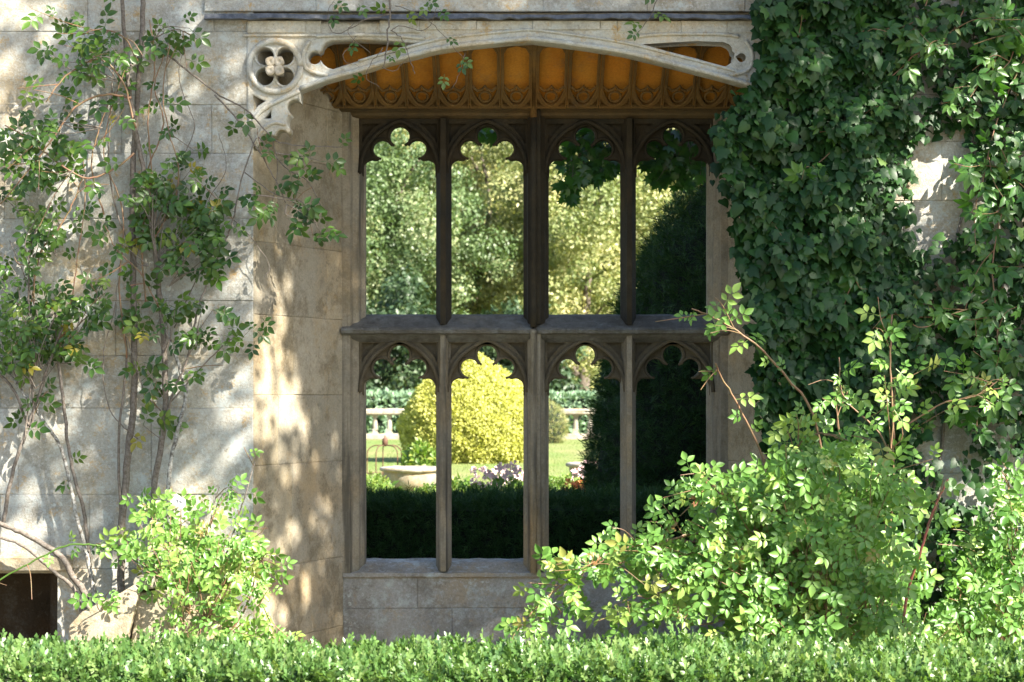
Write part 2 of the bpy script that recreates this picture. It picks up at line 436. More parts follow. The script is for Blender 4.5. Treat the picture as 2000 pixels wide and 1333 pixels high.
def fast_mesh(name, V, tmpl_faces, K, Nn, mat, tint=None):
    me = bpy.data.meshes.new(name)
    me.vertices.add(len(V)); me.vertices.foreach_set("co", V.astype(np.float32).ravel())
    sizes = np.array([len(f) for f in tmpl_faces]); flat = np.concatenate([np.array(f) for f in tmpl_faces])
    loops = (flat[None, :] + (np.arange(Nn)*K)[:, None]).ravel()
    me.loops.add(len(loops)); me.loops.foreach_set("vertex_index", loops.astype(np.int32))
    tot = np.tile(sizes, Nn); start = np.concatenate([[0], np.cumsum(tot)[:-1]])
    me.polygons.add(len(tot)); me.polygons.foreach_set("loop_start", start.astype(np.int32)); me.polygons.foreach_set("loop_total", tot.astype(np.int32))
    me.materials.append(mat)
    if tint is not None:
        a = me.attributes.new("tint", 'FLOAT', 'POINT')
        a.data.foreach_set("value", np.repeat(tint, K).astype(np.float32))
    me.update(calc_edges=True)
    return me

def leaves(parent, tmpl, pos, normal, direc, size, tint, mat, n_ind=300, name="leaf", mass="foliage", pick=None):
    """n_ind nearest in-view leaves become parts of their own; the rest is one stuff part"""
    tv, tf = tmpl; K = len(tv); n = len(pos)
    R = frames(normal, direc)
    idx = np.zeros(0, int)
    if n_ind:
        d = pos[:, 1] + CAM_D
        px = 1000 + pos[:, 0]*FPX/d; py = HZ - (pos[:, 2]-CAM_Z)*FPX/d
        inv = (px > 5) & (px < 1995) & (py > 5) & (py < 1328)
        sc = np.where(inv, size / d * (1 + .0*d), -1)
        if pick is not None: sc = np.where(inv, pick, -1e9)
        idx = np.argsort(-sc)[:n_ind]
        idx = idx[inv[idx]]
    rest = np.ones(n, bool); rest[idx] = False
    base = np.array(parent.location) if parent.type == 'EMPTY' else np.zeros(3)
    if len(idx):
        nvar = 8
        order = np.clip((tint[idx]*nvar).astype(int), 0, nvar-1)
        var = [fast_mesh(name, tv, tf, K, 1, mat, np.array([(k+.5)/nvar])) for k in range(nvar)]
        for i, k in zip(idx, order):
            o = bpy.data.objects.new(name, var[k])
            m = Matrix.Identity(4)
            for r in range(3):
                for c in range(3): m[r][c] = R[i, r, c]*size[i]
                m[r][3] = pos[i, r] - base[r]
            o.parent = parent; o.matrix_basis = m
            COL.objects.link(o)
    if rest.any():
        V = np.einsum('nij,kj->nki', R[rest]*size[rest][:, None, None], tv) + (pos[rest]-base)[:, None, :]
        me = fast_mesh(mass, V.reshape(-1, 3), tf, K, int(rest.sum()), mat, tint[rest])
        o = bpy.data.objects.new(mass, me); o.parent = parent; o["kind"] = "stuff"
        COL.objects.link(o)

def nrm(v): return v / np.maximum(np.linalg.norm(v, axis=1, keepdims=True), 1e-9)
def rnd(n): return nrm(RNG.normal(size=(n, 3)))
def PP(px, py, Y):
    d = Y + CAM_D
    return np.stack([(px-1000)*d/FPX, Y + 0*px, CAM_Z-(py-HZ)*d/FPX], 1)
def in_poly(px, py, poly):
    inside = np.zeros(len(px), bool); j = len(poly)-1
    for i in range(len(poly)):
        xi, yi = poly[i]; xj, yj = poly[j]
        c = ((yi > py) != (yj > py)) & (px < (xj-xi)*(py-yi)/((yj-yi) or 1e-9)+xi)
        inside ^= c; j = i
    return inside

# ================================================================== GROUND
GF = -0.4                                             # ground on the camera's side; the garden lies at 0
g = MB()
g.add([(-600,-300,GF), (600,-300,GF), (600,1.15,GF), (-600,1.15,GF), (600,1.25,-.004), (-600,1.25,-.004), (600,900,-.004), (-600,900,-.004)],
      [(0,1,2,3), (3,2,4,5), (5,4,6,7)])
tag(g.build("ground", M_SOIL), None, None, kind="structure")
lw = MB().add([(-60,5.5,.0), (60,5.5,.0), (60,49.5,.0), (-60,49.5,.0)], [(0,1,2,3)])
tag(lw.build("lawn", M_LAWN), None, None, kind="structure")
fd = MB().add([(-400,52,.0), (400,52,.0), (400,800,.0), (-400,800,.0)], [(0,1,2,3)])
tag(fd.build("meadow", M_LAWN), None, None, kind="structure")

# ================================================================== CASTLE WALL
WALL_H = 9.2
XL, XR = P(495, 0).x, P(1585, 0).x                    # front edges of the bay opening
XLB, XRB = P(670, 0, 1).x, P(1420, 0, 1).x            # where the splayed sides meet the window
wall = empty("castle_wall", (0, .6, GF), "weathered limestone castle wall with a mullioned bay window and pierced carved arch", "wall"); wall["kind"] = "thing"

core = MB()
FXR, FZ = P(112, 0).x, P(0, 1112).z                   # hearth opening in the left wall
core.prism_z([(-9, .03), (-4.5, .03), (-4.5, 1.3), (-9, 1.3)], GF, WALL_H)
core.prism_z([(-4.5, .03), (FXR, .03), (FXR, 1.3), (-4.5, 1.3)], FZ, WALL_H)
core.prism_z([(-4.5, .75), (FXR, .75), (FXR, 1.3), (-4.5, 1.3)], GF, FZ)
core.prism_z([(FXR, .03), (XL-.02, .03), (XLB-.02, 1.03), (XLB-.02, 1.3), (FXR, 1.3)], GF, WALL_H)
core.prism_z([(XR+.02, .03), (14, .03), (14, 1.3), (XRB+.02, 1.3), (XRB+.02, 1.03)], GF, WALL_H)
core.box((XL-.02, .25, 4.03), (XR+.02, 1.3, WALL_H))
core.box((XL-.02, .03, 4.06), (XR+.02, .25, WALL_H))
core.box((XLB-.02, 1.02, 3.64), (XRB+.02, 1.3, 4.03))
core.build("wall_core", M_CORE, wall)

def block(org, u, n_, u0, u1, z0, z1, proud, mat, name="stone", depth=.05, ch=.0035, jit=.003):
    """one ashlar: lies on the plane through org along u, front towards n_, set between u0..u1 and z0..z1"""
    u = Vector(u).normalized(); n_ = Vector(n_).normalized(); o = Vector(org)
    a, b, c, d = u0 + .0006, u1 - .0006, z0 + .0006, z1 - .0006
    j = lambda: random.uniform(-jit, jit)
    def pt(s, z, q): return o + u*s + Vector((0, 0, z)) + n_*q
    back = [pt(a, c, -depth), pt(b, c, -depth), pt(b, d, -depth), pt(a, d, -depth)]
    mid = [pt(a, c, proud-ch), pt(b, c, proud-ch), pt(b, d, proud-ch), pt(a, d, proud-ch)]
    fr = [pt(a+ch+abs(j()), c+ch+abs(j()), proud+j()), pt(b-ch-abs(j()), c+ch+abs(j()), proud+j()), pt(b-ch-abs(j()), d-ch-abs(j()), proud+j()), pt(a+ch+abs(j()), d-ch-abs(j()), proud+j())]
    f = [(0,1,5,4), (1,2,6,5), (2,3,7,6), (3,0,4,7), (4,5,9,8), (5,6,10,9), (6,7,11,10), (7,4,8,11), (8,9,10,11), (3,2,1,0)]
    return mesh_obj(name, back + mid + fr, f, mat, wall)

def courses(org, u, n_, umin, umax, zs, wmin, wmax, mat, skip=None, name="stone"):
    for k in range(len(zs) - 1):
        s = umin
        first = True
        while s < umax - 1e-4:
            w = random.uniform(wmin, wmax)
            if first: w *= random.choice([.5, .8, 1.0]); first = False
            e = s + w
            if umax - e < wmin*.5: e = umax
            e = min(e, umax)
            if not (skip and skip(s, e, zs[k], zs[k+1])):
                block(org, u, n_, s, e, zs[k], zs[k+1], random.uniform(0, .006), mat, name)
            s = e

zl = [P(0, y).z for y in (1390, 1262, 1112, 966, 798, 695, 588, 428, 300, 205, 62, -40)]
def skip_hearth(s, e, z0, z1): return s < FXR + .001 and z1 <= FZ + .01
# stones left of the hearth jamb are clipped to it
for k in range(len(zl) - 1):
    if zl[k+1] <= FZ + .01:
        courses((0, 0, 0), (1,0,0), (0,-1,0), FXR, XL, zl[k:k+2], .5, .95, M_ASHLAR)
    else:
        courses((0, 0, 0), (1,0,0), (0,-1,0), -5.6, XL, zl[k:k+2], .5, .95, M_ASHLAR)
zr = [GF] + [GF + .36*i + .03*math.sin(i*2.1) for i in range(1, 14)]
courses((0, 0, 0), (1,0,0), (0,-1,0), XR, 5.6, zr, .45, .8, M_ASHLAR)
# string of stones over the lead, right across
courses((0, -.02, 0), (1,0,0), (0,-1,0), P(400,0).x, P(1660,0).x, [P(0,24).z, P(0,-60).z], .55, .75, M_ASHLAR)
# splayed sides of the bay
uL = Vector((XLB - XL, 1, 0)); nL = Vector((1, -(XLB - XL), 0))
uR = Vector((XRB - XR, 1, 0)); nR = Vector((-1, (XRB - XR), 0))
zz = [P(0, y, .5).z for y in (1400, 1240, 1100, 905, 772, 620, 482, 312, 200, 60)]
courses((XL, 0, 0), uL, nL, 0, uL.length, zz, .35, .7, M_REVEAL, name="reveal_stone")
courses((XR, 0, 0), uR, nR, 0, uR.length, zz, .35, .7, M_REVEAL, name="reveal_stone")
# apron under the window
za = [GF, P(0,1290,1).z, P(0,1188,1).z, P(0,1120,1).z]
courses((0, 1.0, 0), (1,0,0), (0,-1,0), XLB, XRB, za, .7, 1.1, M_APRON, name="apron_stone")
MB().box((XLB, 1.02, GF), (XRB, 1.28, P(0,1124,1).z)).build("apron_core", M_CORE, wall)
# bay floor
MB().box((XL+.02, .0, GF-.02), (XRB, 1.0, GF+.02)).build("bay_floor", M_REVEAL, wall)
# hearth: lintel, jamb and sooty back
hz = P(0, 1112).z
MB().prism_x([(-.03, hz-.005), (-.03, hz+.075), (.02, hz+.10), (.2, hz+.10), (.2, hz+.03), (.03, hz-.03)], -4.4, FXR+.10).build("hearth_lintel", M_REVEAL, wall)
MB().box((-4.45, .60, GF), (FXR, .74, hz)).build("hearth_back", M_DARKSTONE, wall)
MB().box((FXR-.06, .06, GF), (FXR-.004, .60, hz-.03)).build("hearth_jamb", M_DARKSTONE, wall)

# lead flashing over the arch screen: crumpled strip
def flashing():
    m = MB(); n = 60; v = []; f = []
    for i in range(n + 1):
        px = 403 + (1480-403)*i/n
        w = random.uniform(-2.0, 2.0)
        top = P(px, 30-1.5*math.sin(i*.3)+w*.3); bot = P(px, 41+w)
        for (y, z) in ((-.01, top.z), (-.075, top.z-.008), (-.085+random.uniform(-.01,.01), bot.z), (-.075, bot.z-.004), (-.01, bot.z+.004)):
            v.append((top.x, y, z))
    for i in range(n):
        for k in range(4):
            f.append((i*5+k, i*5+k+1, (i+1)*5+k+1, (i+1)*5+k))
    return m.add(v, f)
flashing().build("lead_flashing", M_LEAD, wall)

# ---- carved arch screen
intr = [(587,177),(640,157),(700,141),(760,123),(850,100),(910,91),(1000,82),(1042,80),(1130,91),(1220,105),(1310,127),(1400,150),(1460,167),(1492,178)]
left = [(482,44),(482,215),(487,262),(500,292)] + arc(521,275,14,170,310,8) + [(540,266)] + arc(550,266,12,190,300,5) + [(563,262),(567,256)] + arc(577,238,16,130,240,7) + [(567,224)] + arc(575,209,14.5,120,330,8) + [(587,199)]
rightm = [(2080-x, y+2) for x, y in left][::-1]
outer = left + intr + [(1496,199)] + rightm[1:]
def quatre(cx, cy): return [arc(cx+dx, cy+dy, 16.8, 0, 360, 20)[:-1] for dx, dy in ((-19.5,-19.5),(19.5,-19.5),(-19.5,20),(19.5,20))]
mou_l = [(826,85),(795,94),(760,104),(700,119),(668,129),(650,135),(640,132),(632,126),(627,119)] + arc(614,113,12.5,20,320,12) + [(623,102),(628,99),(630,91),(636,84),(648,79),(700,77),(760,80)]
mou_r = [(2062-x if x < 800 else 2058-x, y) for x, y in mou_l[::-1]]
holes = quatre(537,130) + quatre(1543,130) + [mou_l, mou_r, [(494,186),(518,197),(503,207),(495,219)], [(514,232),(529,217),(529,231)], [(1586,186),(1562,197),(1577,207),(1585,219)]]
screen = plate("arch_screen", outer, holes, -.015, .16, .012, M_SCREEN, wall)
# mouldings standing proud of the screen
def moulding(name, pxs, r, Y, cyc=False, mat=M_SCREEN, parent=None, sub=4):
    pts = [P(x, y, Y) for x, y in pxs]
    if cyc: pts.append(pts[0])
    pts = catmull(pts, sub) if sub else pts
    o = MB().tube(pts, r, 6).build(name, mat, wall, True)
    return o
moulding("roundel", arc(537,130,50,0,360,28)[:-1], .022, -.02, True, sub=0)
moulding("roundel", arc(1543,130,50,0,360,28)[:-1], .022, -.02, True, sub=0)
moulding("arch_moulding", [(x, y-3.5) for x, y in intr], .017, -.02)
moulding("arch_moulding", [(x, y-21) for x, y in intr[2:-1]], .010, -.018)
moulding("spandrel_moulding", [(x*1.0, y) for x, y in ((618,72),(640,70),(700,69),(760,70),(830,76))], .012, -.02)
moulding("spandrel_moulding", [(1225,76),(1280,68),(1400,67),(1444,72)], .012, -.02)
moulding("spandrel_moulding", [(606,80),(594,100),(594,125),(606,140),(640,148)], .014, -.02)
moulding("spandrel_moulding", [(1456,80),(1468,100),(1468,125),(1456,140),(1424,148)], .014, -.02)
moulding("cusp_moulding", [(488,250),(505,222),(528,205),(560,190),(585,178)], .016, -.02)
moulding("cusp_moulding", [(496,282),(512,254),(536,240),(558,244)], .012, -.02)
for cx in (537, 1543):
    for dx, dy in ((-19.5,-19.5),(19.5,-19.5),(-19.5,20),(19.5,20)):
        moulding("foil_moulding", arc(cx+dx, 130+dy, 19.5, 0, 360, 18)[:-1], .008, -.016, True, sub=0)
MB().prism_x([(-.03, P(0,73).z), (-.03, P(0,69).z), (.0, P(0,66).z), (.0, P(0,73).z)], P(476,0).x, P(618,0).x).build("label_moulding", M_SCREEN, wall)
# big lintel blocks between screen mouldings and the lead
lx = [484, 598, 628, 742, 820, 930, 1040, 1172, 1205, 1330, 1420, 1500, 1596]
for a, b in zip(lx[:-1], lx[1:]):
    rec = .03 if a == 628 else random.uniform(-.004, .006)
    block((0, -.012, 0), (1,0,0), (0,-1,0), P(a,0).x, P(b,0).x, P(0, 66 if not 820 <= a < 1205 else 60).z, P(0, 42).z, .014-rec, M_SCREEN, "lintel_stone", depth=.03)
# rosette boss
def rosette(cx, cy):
    m = MB()
    for dx, dy in ((-8.5,-8.5),(8.5,-8.5),(-8.5,8.5),(8.5,8.5)):
        c = P(cx+dx, cy+dy, -.06)
        prof = [(0.0, -.03), (.036, -.02), (.039, .016), (.032, .030), (.010, .018), (0, .014)]
        v = []; f = []; seg = 12
        for k in range(seg):
            a = 2*math.pi*k/seg; sq = 1/max(abs(math.cos(a)), abs(math.sin(a)))*.8*(1+.10*math.cos(4*a+.7))
            for r, h in prof: v.append((c.x + r*sq*math.cos(a), c.y - h, c.z + r*sq*math.sin(a)))
        n = len(prof)
        for k in range(seg):
            for i in range(n-1): f.append((k*n+i, k*n+i+1, ((k+1) % seg)*n+i+1, ((k+1) % seg)*n+i))
        m.add(v, f)
    c = P(cx, cy, -.06)
    m.lathe([(0, -.012), (.014, -.008), (.016, 0), (.014, .008), (0, .012)], c, 8)
    m.box((c.x-.05, -.03, c.z-.05), (c.x+.05, .06, c.z+.05))
    return m
rosette(537, 130).build("rosette", M_PALE, wall, True)
rosette(1543, 130).build("rosette", M_PALE, wall, True)

# ---- bay window
Yw = 1.0
lights = [(711, 850), (881, 1022), (1073, 1214), (1244, 1385)]
jb = MB()
def jamb(m, xa, xb, sgn):          # xa outer, xb inner edge (px)
    A, B = P(xa,0,Yw).x, P(xb,0,Yw).x; w = B - A
    m.prism_z([(A-.03*sgn, Yw-.02), (A+w*.35, Yw-.02), (A+w*.45, Yw+.02), (A+w*.72, Yw+.05), (A+w*.8, Yw+.09), (B, Yw+.13), (B, Yw+.20), (A+w*.3, Yw+.27), (A-.03*sgn, Yw+.27)][::sgn], P(0,1122,Yw).z, P(0,206,Yw).z)
jamb(jb, 670, 711, 1)
window = jb.build("bay_window", M_TRAC_LO, wall)

def wpart(m, name, mat, smooth=False):
    o = m.build(name, mat, None, smooth); o.parent = window
    o.matrix_parent_inverse = Matrix.Identity(4)
    return o
jb = MB(); jamb(jb, 1420, 1385, -1); wpart(jb, "jamb", M_TRAC_LO)
def mull_poly(c, hw, f=.018):
    return [(c-f, Yw-.02), (c+f, Yw-.02), (c+f+.006, Yw+.01), (c+hw*.75, Yw+.07), (c+hw, Yw+.11), (c+hw, Yw+.17), (c+f, Yw+.28), (c-f, Yw+.28), (c-hw, Yw+.17), (c-hw, Yw+.11), (c-hw*.75, Yw+.07), (c-f-.006, Yw+.01)]
zs_lo, zs_tr, zs_up = P(0,1116,Yw).z, P(0,640,Yw).z, P(0,232,Yw).z
for c in (865.5, 1229):
    X = P(c,0,Yw).x
    wpart(MB().prism_z(mull_poly(X, P(1015,0,Yw).x), zs_lo, P(0,655,Yw).z), "mullion", M_TRAC_LO)
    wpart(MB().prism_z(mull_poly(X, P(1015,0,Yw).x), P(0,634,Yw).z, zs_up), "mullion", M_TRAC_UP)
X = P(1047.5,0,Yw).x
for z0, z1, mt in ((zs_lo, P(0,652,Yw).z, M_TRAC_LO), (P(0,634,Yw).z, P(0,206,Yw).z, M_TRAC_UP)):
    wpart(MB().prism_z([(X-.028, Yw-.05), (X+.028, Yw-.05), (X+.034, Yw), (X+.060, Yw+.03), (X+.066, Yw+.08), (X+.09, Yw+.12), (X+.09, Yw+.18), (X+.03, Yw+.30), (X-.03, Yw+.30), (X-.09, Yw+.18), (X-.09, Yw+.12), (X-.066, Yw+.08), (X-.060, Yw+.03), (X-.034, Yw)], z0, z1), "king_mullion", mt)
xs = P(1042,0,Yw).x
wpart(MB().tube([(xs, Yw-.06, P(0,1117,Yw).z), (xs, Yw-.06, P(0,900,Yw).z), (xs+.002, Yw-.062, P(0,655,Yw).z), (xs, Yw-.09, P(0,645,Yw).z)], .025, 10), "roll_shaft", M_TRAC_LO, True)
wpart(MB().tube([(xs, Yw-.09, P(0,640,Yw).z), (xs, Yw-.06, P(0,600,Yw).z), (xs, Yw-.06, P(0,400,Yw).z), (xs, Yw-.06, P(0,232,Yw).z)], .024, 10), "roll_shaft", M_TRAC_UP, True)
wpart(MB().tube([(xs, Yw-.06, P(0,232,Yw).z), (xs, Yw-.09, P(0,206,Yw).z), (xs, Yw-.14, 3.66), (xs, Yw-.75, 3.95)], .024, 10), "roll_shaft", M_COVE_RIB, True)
# transom and sill, in two lengths either side of the king mullion
tz = lambda y: P(0, y, Yw).z
for a, b in ((668, 1046.6), (1047.4, 1422)):
    wpart(MB().prism_x([(Yw+.22, tz(612)), (Yw+.14, tz(616)), (Yw-.03, tz(640)), (Yw-.065, tz(641)), (Yw-.082, tz(646)), (Yw-.07, tz(652)), (Yw-.03, tz(654)), (Yw, tz(660)), (Yw+.05, tz(668)), (Yw+.22, tz(668))], P(a,0,Yw).x, P(b,0,Yw).x, 26, .0022), "transom", M_TRANSOM)
wpart(MB().prism_x([(Yw+.28, tz(1098)), (Yw+.15, tz(1103)), (Yw+.03, tz(1118)), (Yw-.025, tz(1119)), (Yw-.03, tz(1126)), (Yw+.0, tz(1131)), (Yw+.28, tz(1131))], P(671,0,Yw).x, P(1419,0,Yw).x, 40, .004), "sill", M_APRON)
# head cornice
wpart(MB().prism_x([(Yw+.3, tz(198)), (Yw-.10, tz(198)), (Yw-.10, tz(203)), (Yw-.03, tz(208)), (Yw-.05, tz(212)), (Yw-.05, tz(217)), (Yw-.01, tz(221)), (Yw+.0, tz(226)), (Yw+.04, tz(230)), (Yw+.3, tz(230))], P(664,0,Yw).x, P(1426,0,Yw).x, 20, .0015), "cornice", M_CORNICE)

def cusped(l, r, yb, dy):
    """opening of one light: straight sides, shouldered foils, two side foils, top foil (px)"""
    c = (l + r)/2
    half = [(l, yb), (l, 332+dy)] + arc(l+15, 327+dy, 15, 180, 285, 6) + [(l+24, 313+dy), (l+31, 309+dy)] + arc(c-34.5, 291+dy, 17.5, 118, 322, 12) + [(c-18, 284+dy), (c-14, 281+dy)] + arc(c, 266+dy, 19, 137, 270, 9)
    return half + [(2*c - x, y) for x, y in half[::-1][1:]]
def four_centred(l, r, sp, ap, n=8):
    c = (l+r)/2; out = []
    for i in range(n+1):
        t = i/n; a = (1-t)**2; b = 2*t*(1-t); q = t*t
        out.append((a*l + b*(l+3) + q*c, a*sp + b*(ap+26) + q*ap))
    return out + [(2*c-x, y) for x, y in out[::-1][1:]]
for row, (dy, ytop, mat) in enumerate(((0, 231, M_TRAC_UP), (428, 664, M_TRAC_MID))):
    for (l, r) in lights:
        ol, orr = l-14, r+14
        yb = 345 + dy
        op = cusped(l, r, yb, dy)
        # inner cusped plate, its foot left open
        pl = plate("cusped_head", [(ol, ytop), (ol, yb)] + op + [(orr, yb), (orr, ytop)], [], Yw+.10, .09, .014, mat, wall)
        pl.parent = window; pl.matrix_parent_inverse = Matrix.Identity(4)
        # arch plate in front with pierced spandrels
        fc = four_centred(l-6, r+6, 338+dy, 240+dy)
        c = (l+r)/2
        sp1 = [(ol+8, 240+dy), (c-32, 240+dy), (c-50, 252+dy), (c-66, 271+dy), (ol+8, 292+dy)]
        sp2 = [(2*c-x, y) for x, y in sp1]
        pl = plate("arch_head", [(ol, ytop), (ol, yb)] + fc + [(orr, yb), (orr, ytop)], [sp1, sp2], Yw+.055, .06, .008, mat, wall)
        pl.parent = window; pl.matrix_parent_inverse = Matrix.Identity(4)
        wpart(MB().tube(catmull([P(x, y, Yw+.045) for x, y in four_centred(l-8, r+8, 338+dy, 237+dy, 5)], 3), .016, 6), "head_moulding", mat, True)
        # foil rims
        for fx, fy, fr in ((c-34.5, 291+dy, 20), (c+34.5, 291+dy, 20), (c, 266+dy, 22)):
            a0, a1 = {True: (95, 340), False: (200, 445)}[fx < c] if fx != c else (120, 420)
            wpart(MB().tube([P(x, y, Yw+.098) for x, y in arc(fx, fy, fr, a0, a1, 12)], .010, 6), "foil_rim", mat, True)

# ---- panelled coving
zc0, zc1, yc0, yc1 = P(0, 205, .91).z, 3.99, Yw-.09, .24
slope = math.hypot(yc0-yc1, zc1-zc0)
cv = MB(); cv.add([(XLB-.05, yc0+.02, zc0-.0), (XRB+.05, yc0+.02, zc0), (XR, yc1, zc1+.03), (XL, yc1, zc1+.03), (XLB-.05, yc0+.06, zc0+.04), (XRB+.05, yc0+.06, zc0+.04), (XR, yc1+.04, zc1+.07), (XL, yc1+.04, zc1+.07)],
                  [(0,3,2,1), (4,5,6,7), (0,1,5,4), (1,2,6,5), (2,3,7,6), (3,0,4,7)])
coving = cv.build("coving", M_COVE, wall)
dirv = Vector((0, yc1-yc0, zc1-zc0)).normalized(); nv = Vector((0, -dirv.z, dirv.y)); nv = nv if nv.z < 0 else -nv
def cp(u, v, h): return Vector((u, yc0, zc0)) + dirv*v + nv*h
def cove_tile(x0, x1):
    w = x1 - x0; c = (x0+x1)/2; L = slope
    r = w*.43
    inner = []                                        # pointed-cusped bottom, round-cornered top
    vb = .03
    for i in range(9):
        t = i/8; inner.append((c - r*(1-t)**.9, vb + .17*(1-t)**2.0))
    inner = inner + [(2*c-x, v) for x, v in inner[::-1][1:]]
    inner += [(c+r, L*.55), (c+r, L*.76), (c+r*.72, L*.84), (c, L*.87), (c-r*.72, L*.84), (c-r, L*.76), (c-r, L*.55)]
    # triangulate ring outer<->inner through tessellation
    from mathutils.geometry import tessellate_polygon
    outer_ = [(x0, .002), (x1, .002), (x1, L), (x0, L)]
    h1 = [(x0+.010, .018), (c-r*.42, .018), (c-r*.78, .055), (x0+.010, .115)]
    h2 = [(2*c-a, b) for a, b in h1[::-1]]
    tri = tessellate_polygon([[Vector((a, b, 0)) for a, b in ring_] for ring_ in (outer_, inner, h1, h2)])
    allp = outer_ + inner + h1 + h2; n = len(allp); no = 4; ni = len(inner)
    m = MB(); h = .035
    v = [cp(a, b, h) for a, b in allp] + [cp(a, b, 0) for a, b in allp]
    f = [tuple(t) for t in tri] + [(no+i, no+(i+1) % ni, n+no+(i+1) % ni, n+no+i) for i in range(ni)]
    for st_ in (no+ni, no+ni+4):
        f += [(st_+i, st_+(i+1) % 4, n+st_+(i+1) % 4, n+st_+i) for i in range(4)]
        f.append(tuple(n+st_+i for i in range(4)))
    m.add(v, f)
    # rolled edge, shield cusp and lobes at the foot
    m.tube([cp(a, b, h-.004) for a, b in inner + inner[:1]], .009, 5)
    s = [cp(c-r*.95, .225, .02), cp(c-r*.55, .19, .03), cp(c-r*.18, .205, .03), cp(c, .24, .03), cp(c+r*.18, .205, .03), cp(c+r*.55, .19, .03), cp(c+r*.95, .225, .02)]
    m.tube(s, .011, 5)
    ring = [cp(c + r*.42*math.cos(a*math.pi/7), .125 + .055*math.sin(a*math.pi/7), .028) for a in range(15)]
    m.tube(ring, .009, 5)
    return m
n_t = 13
edges = [P(674,0,Yw-.09).x + (P(1040,0,Yw-.09).x-P(674,0,Yw-.09).x)*i/6.5 for i in range(7)]
xa, xb = P(1039,0,Yw-.09).x, P(674,0,Yw-.09).x
half = 6
spn = (xa - xb)/half
tiles = [(xb + spn*i, xb + spn*(i+1)) for i in range(half)]
xc = P(1045,0,Yw-.09).x; xd = P(1415,0,Yw-.09).x
tiles += [(xc + (xd-xc)/half*i, xc + (xd-xc)/half*(i+1)) for i in range(half)]
tiles += [(tiles[0][0]-spn, tiles[0][0]), (tiles[half*2-1][1], tiles[half*2-1][1]+spn)]
for a, b in tiles:
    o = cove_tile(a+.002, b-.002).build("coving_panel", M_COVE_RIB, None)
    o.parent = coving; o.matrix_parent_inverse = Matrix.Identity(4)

# ================================================================== GARDEN BEHIND THE WINDOW
def tube_part(parent, pts, r0, r1, mat, name="stem", sides=6, sub=6, wob=.0):
    q = catmull(pts, sub)
    if wob: q = [p + Vector((random.gauss(0, wob), random.gauss(0, wob), random.gauss(0, wob))) for p in q]
    n = len(q); rad = [r0 + (r1-r0)*i/(n-1) for i in range(n)]
    return MB().tube(q, rad, sides).build(name, mat, parent, True)

def revolve_topiary(name, label, c, prof, mat, core_mat, n, size, seed_w=.05, n_ind=300, out=.9, tmpl=None):
    """clipped shrub: dark twiggy core plus foliage sprays standing on its surface"""
    root = empty(name, c, label, "topiary")
    m = MB(); seg = 40; rows = len(prof); v = []; f = []
    for k in range(seg):
        a = 2*math.pi*k/seg
        for r, z in prof:
            rr = max(r-.07, .0)
            v.append((c[0]+rr*math.cos(a), c[1]+rr*math.sin(a), c[2]+z*.985))
    for k in range(seg):
        for i in range(rows-1): f.append((k*rows+i, ((k+1) % seg)*rows+i, ((k+1) % seg)*rows+i+1, k*rows+i+1))
    m.add(v, f).build("inner_branches", core_mat, root, True)
    pr = np.array(prof); segl = np.hypot(np.diff(pr[:,0]), np.diff(pr[:,1])); area = segl*(pr[1:,0]+pr[:-1,0])/2
    k = RNG.choice(len(area), n, p=area/area.sum()); t = RNG.random(n)
    r = pr[k,0] + (pr[k+1,0]-pr[k,0])*t; z = pr[k,1] + (pr[k+1,1]-pr[k,1])*t
    a = RNG.random(n)*2*np.pi
    nr = (pr[k+1,1]-pr[k,1])/segl[k]; nz = -(pr[k+1,0]-pr[k,0])/segl[k]
    nn = np.stack([np.cos(a)*nr, np.sin(a)*nr, nz], 1)
    lump = (np.sin(a*7+z*5)+np.sin(a*4-z*7+1)+np.sin(a*13+z*11))*seed_w/3
    pos = np.stack([c[0]+r*np.cos(a), c[1]+r*np.sin(a), c[2]+z], 1) + nn*(lump + RNG.normal(0, seed_w*.6, n) - .04)[:, None]
    leaves(root, tmpl or T_YEW, pos, nrm(rnd(n) + nn*.6), nn*out + rnd(n)*.7 + np.array([0,0,.3]), size*RNG.uniform(.6, 1.3, n), np.clip(RNG.beta(2,2,n)+lump*1.5, 0, 1), mat, n_ind, "sprig", "foliage")
    return root

def garden_at(px, py_ground):       # ground point of the garden under a photo pixel
    d = CAM_Z*FPX/(py_ground-HZ)
    return Vector(((px-1000)*d/FPX, d-CAM_D, 0))

# golden dome-shaped yew on the lawn
gc = garden_at(922, 902); sc_ = FPX/(gc.y+CAM_D)
prof = [(hw*.91/sc_, (902-y)/sc_) for hw, y in ((128,902),(146,880),(153,855),(153,832),(146,806),(132,782),(114,760),(90,740),(64,722),(40,708),(20,696),(6,688),(0,684))]
revolve_topiary("golden_yew", "large golden yellow clipped yew dome with pointed top on the lawn", gc, prof, M_GOLD, M_GOLDCORE, 60000, .068, .05, tmpl=T_DIA)
# dark yew cone close behind the window
yc = Vector((2.47, 6.2, 0)); ys = FPX/(yc.y+CAM_D)
prof = [((1490-x)/ys, CAM_Z-(y-HZ)/ys) for x, y in ((1140,1085),(1147,1000),(1156,900),(1168,800),(1188,700),(1215,600),(1252,510),(1295,440),(1345,370),(1395,310),(1440,265),(1490,235))]
revolve_topiary("dark_yew", "tall dark green clipped yew cone behind the window's rightmost lights", yc, prof, M_YEW, M_YEWCORE, 30000, .11, .05)
oc = garden_at(1060, 866)
revolve_topiary("clipped_shrub", "small green clipped shrub half hidden behind the golden yew", oc, [(.55,0),(.75,.3),(.72,.75),(.5,1.1),(.2,1.3),(0,1.36)], M_TREE['olive'], M_YEWCORE, 2500, .12, .05, 60)

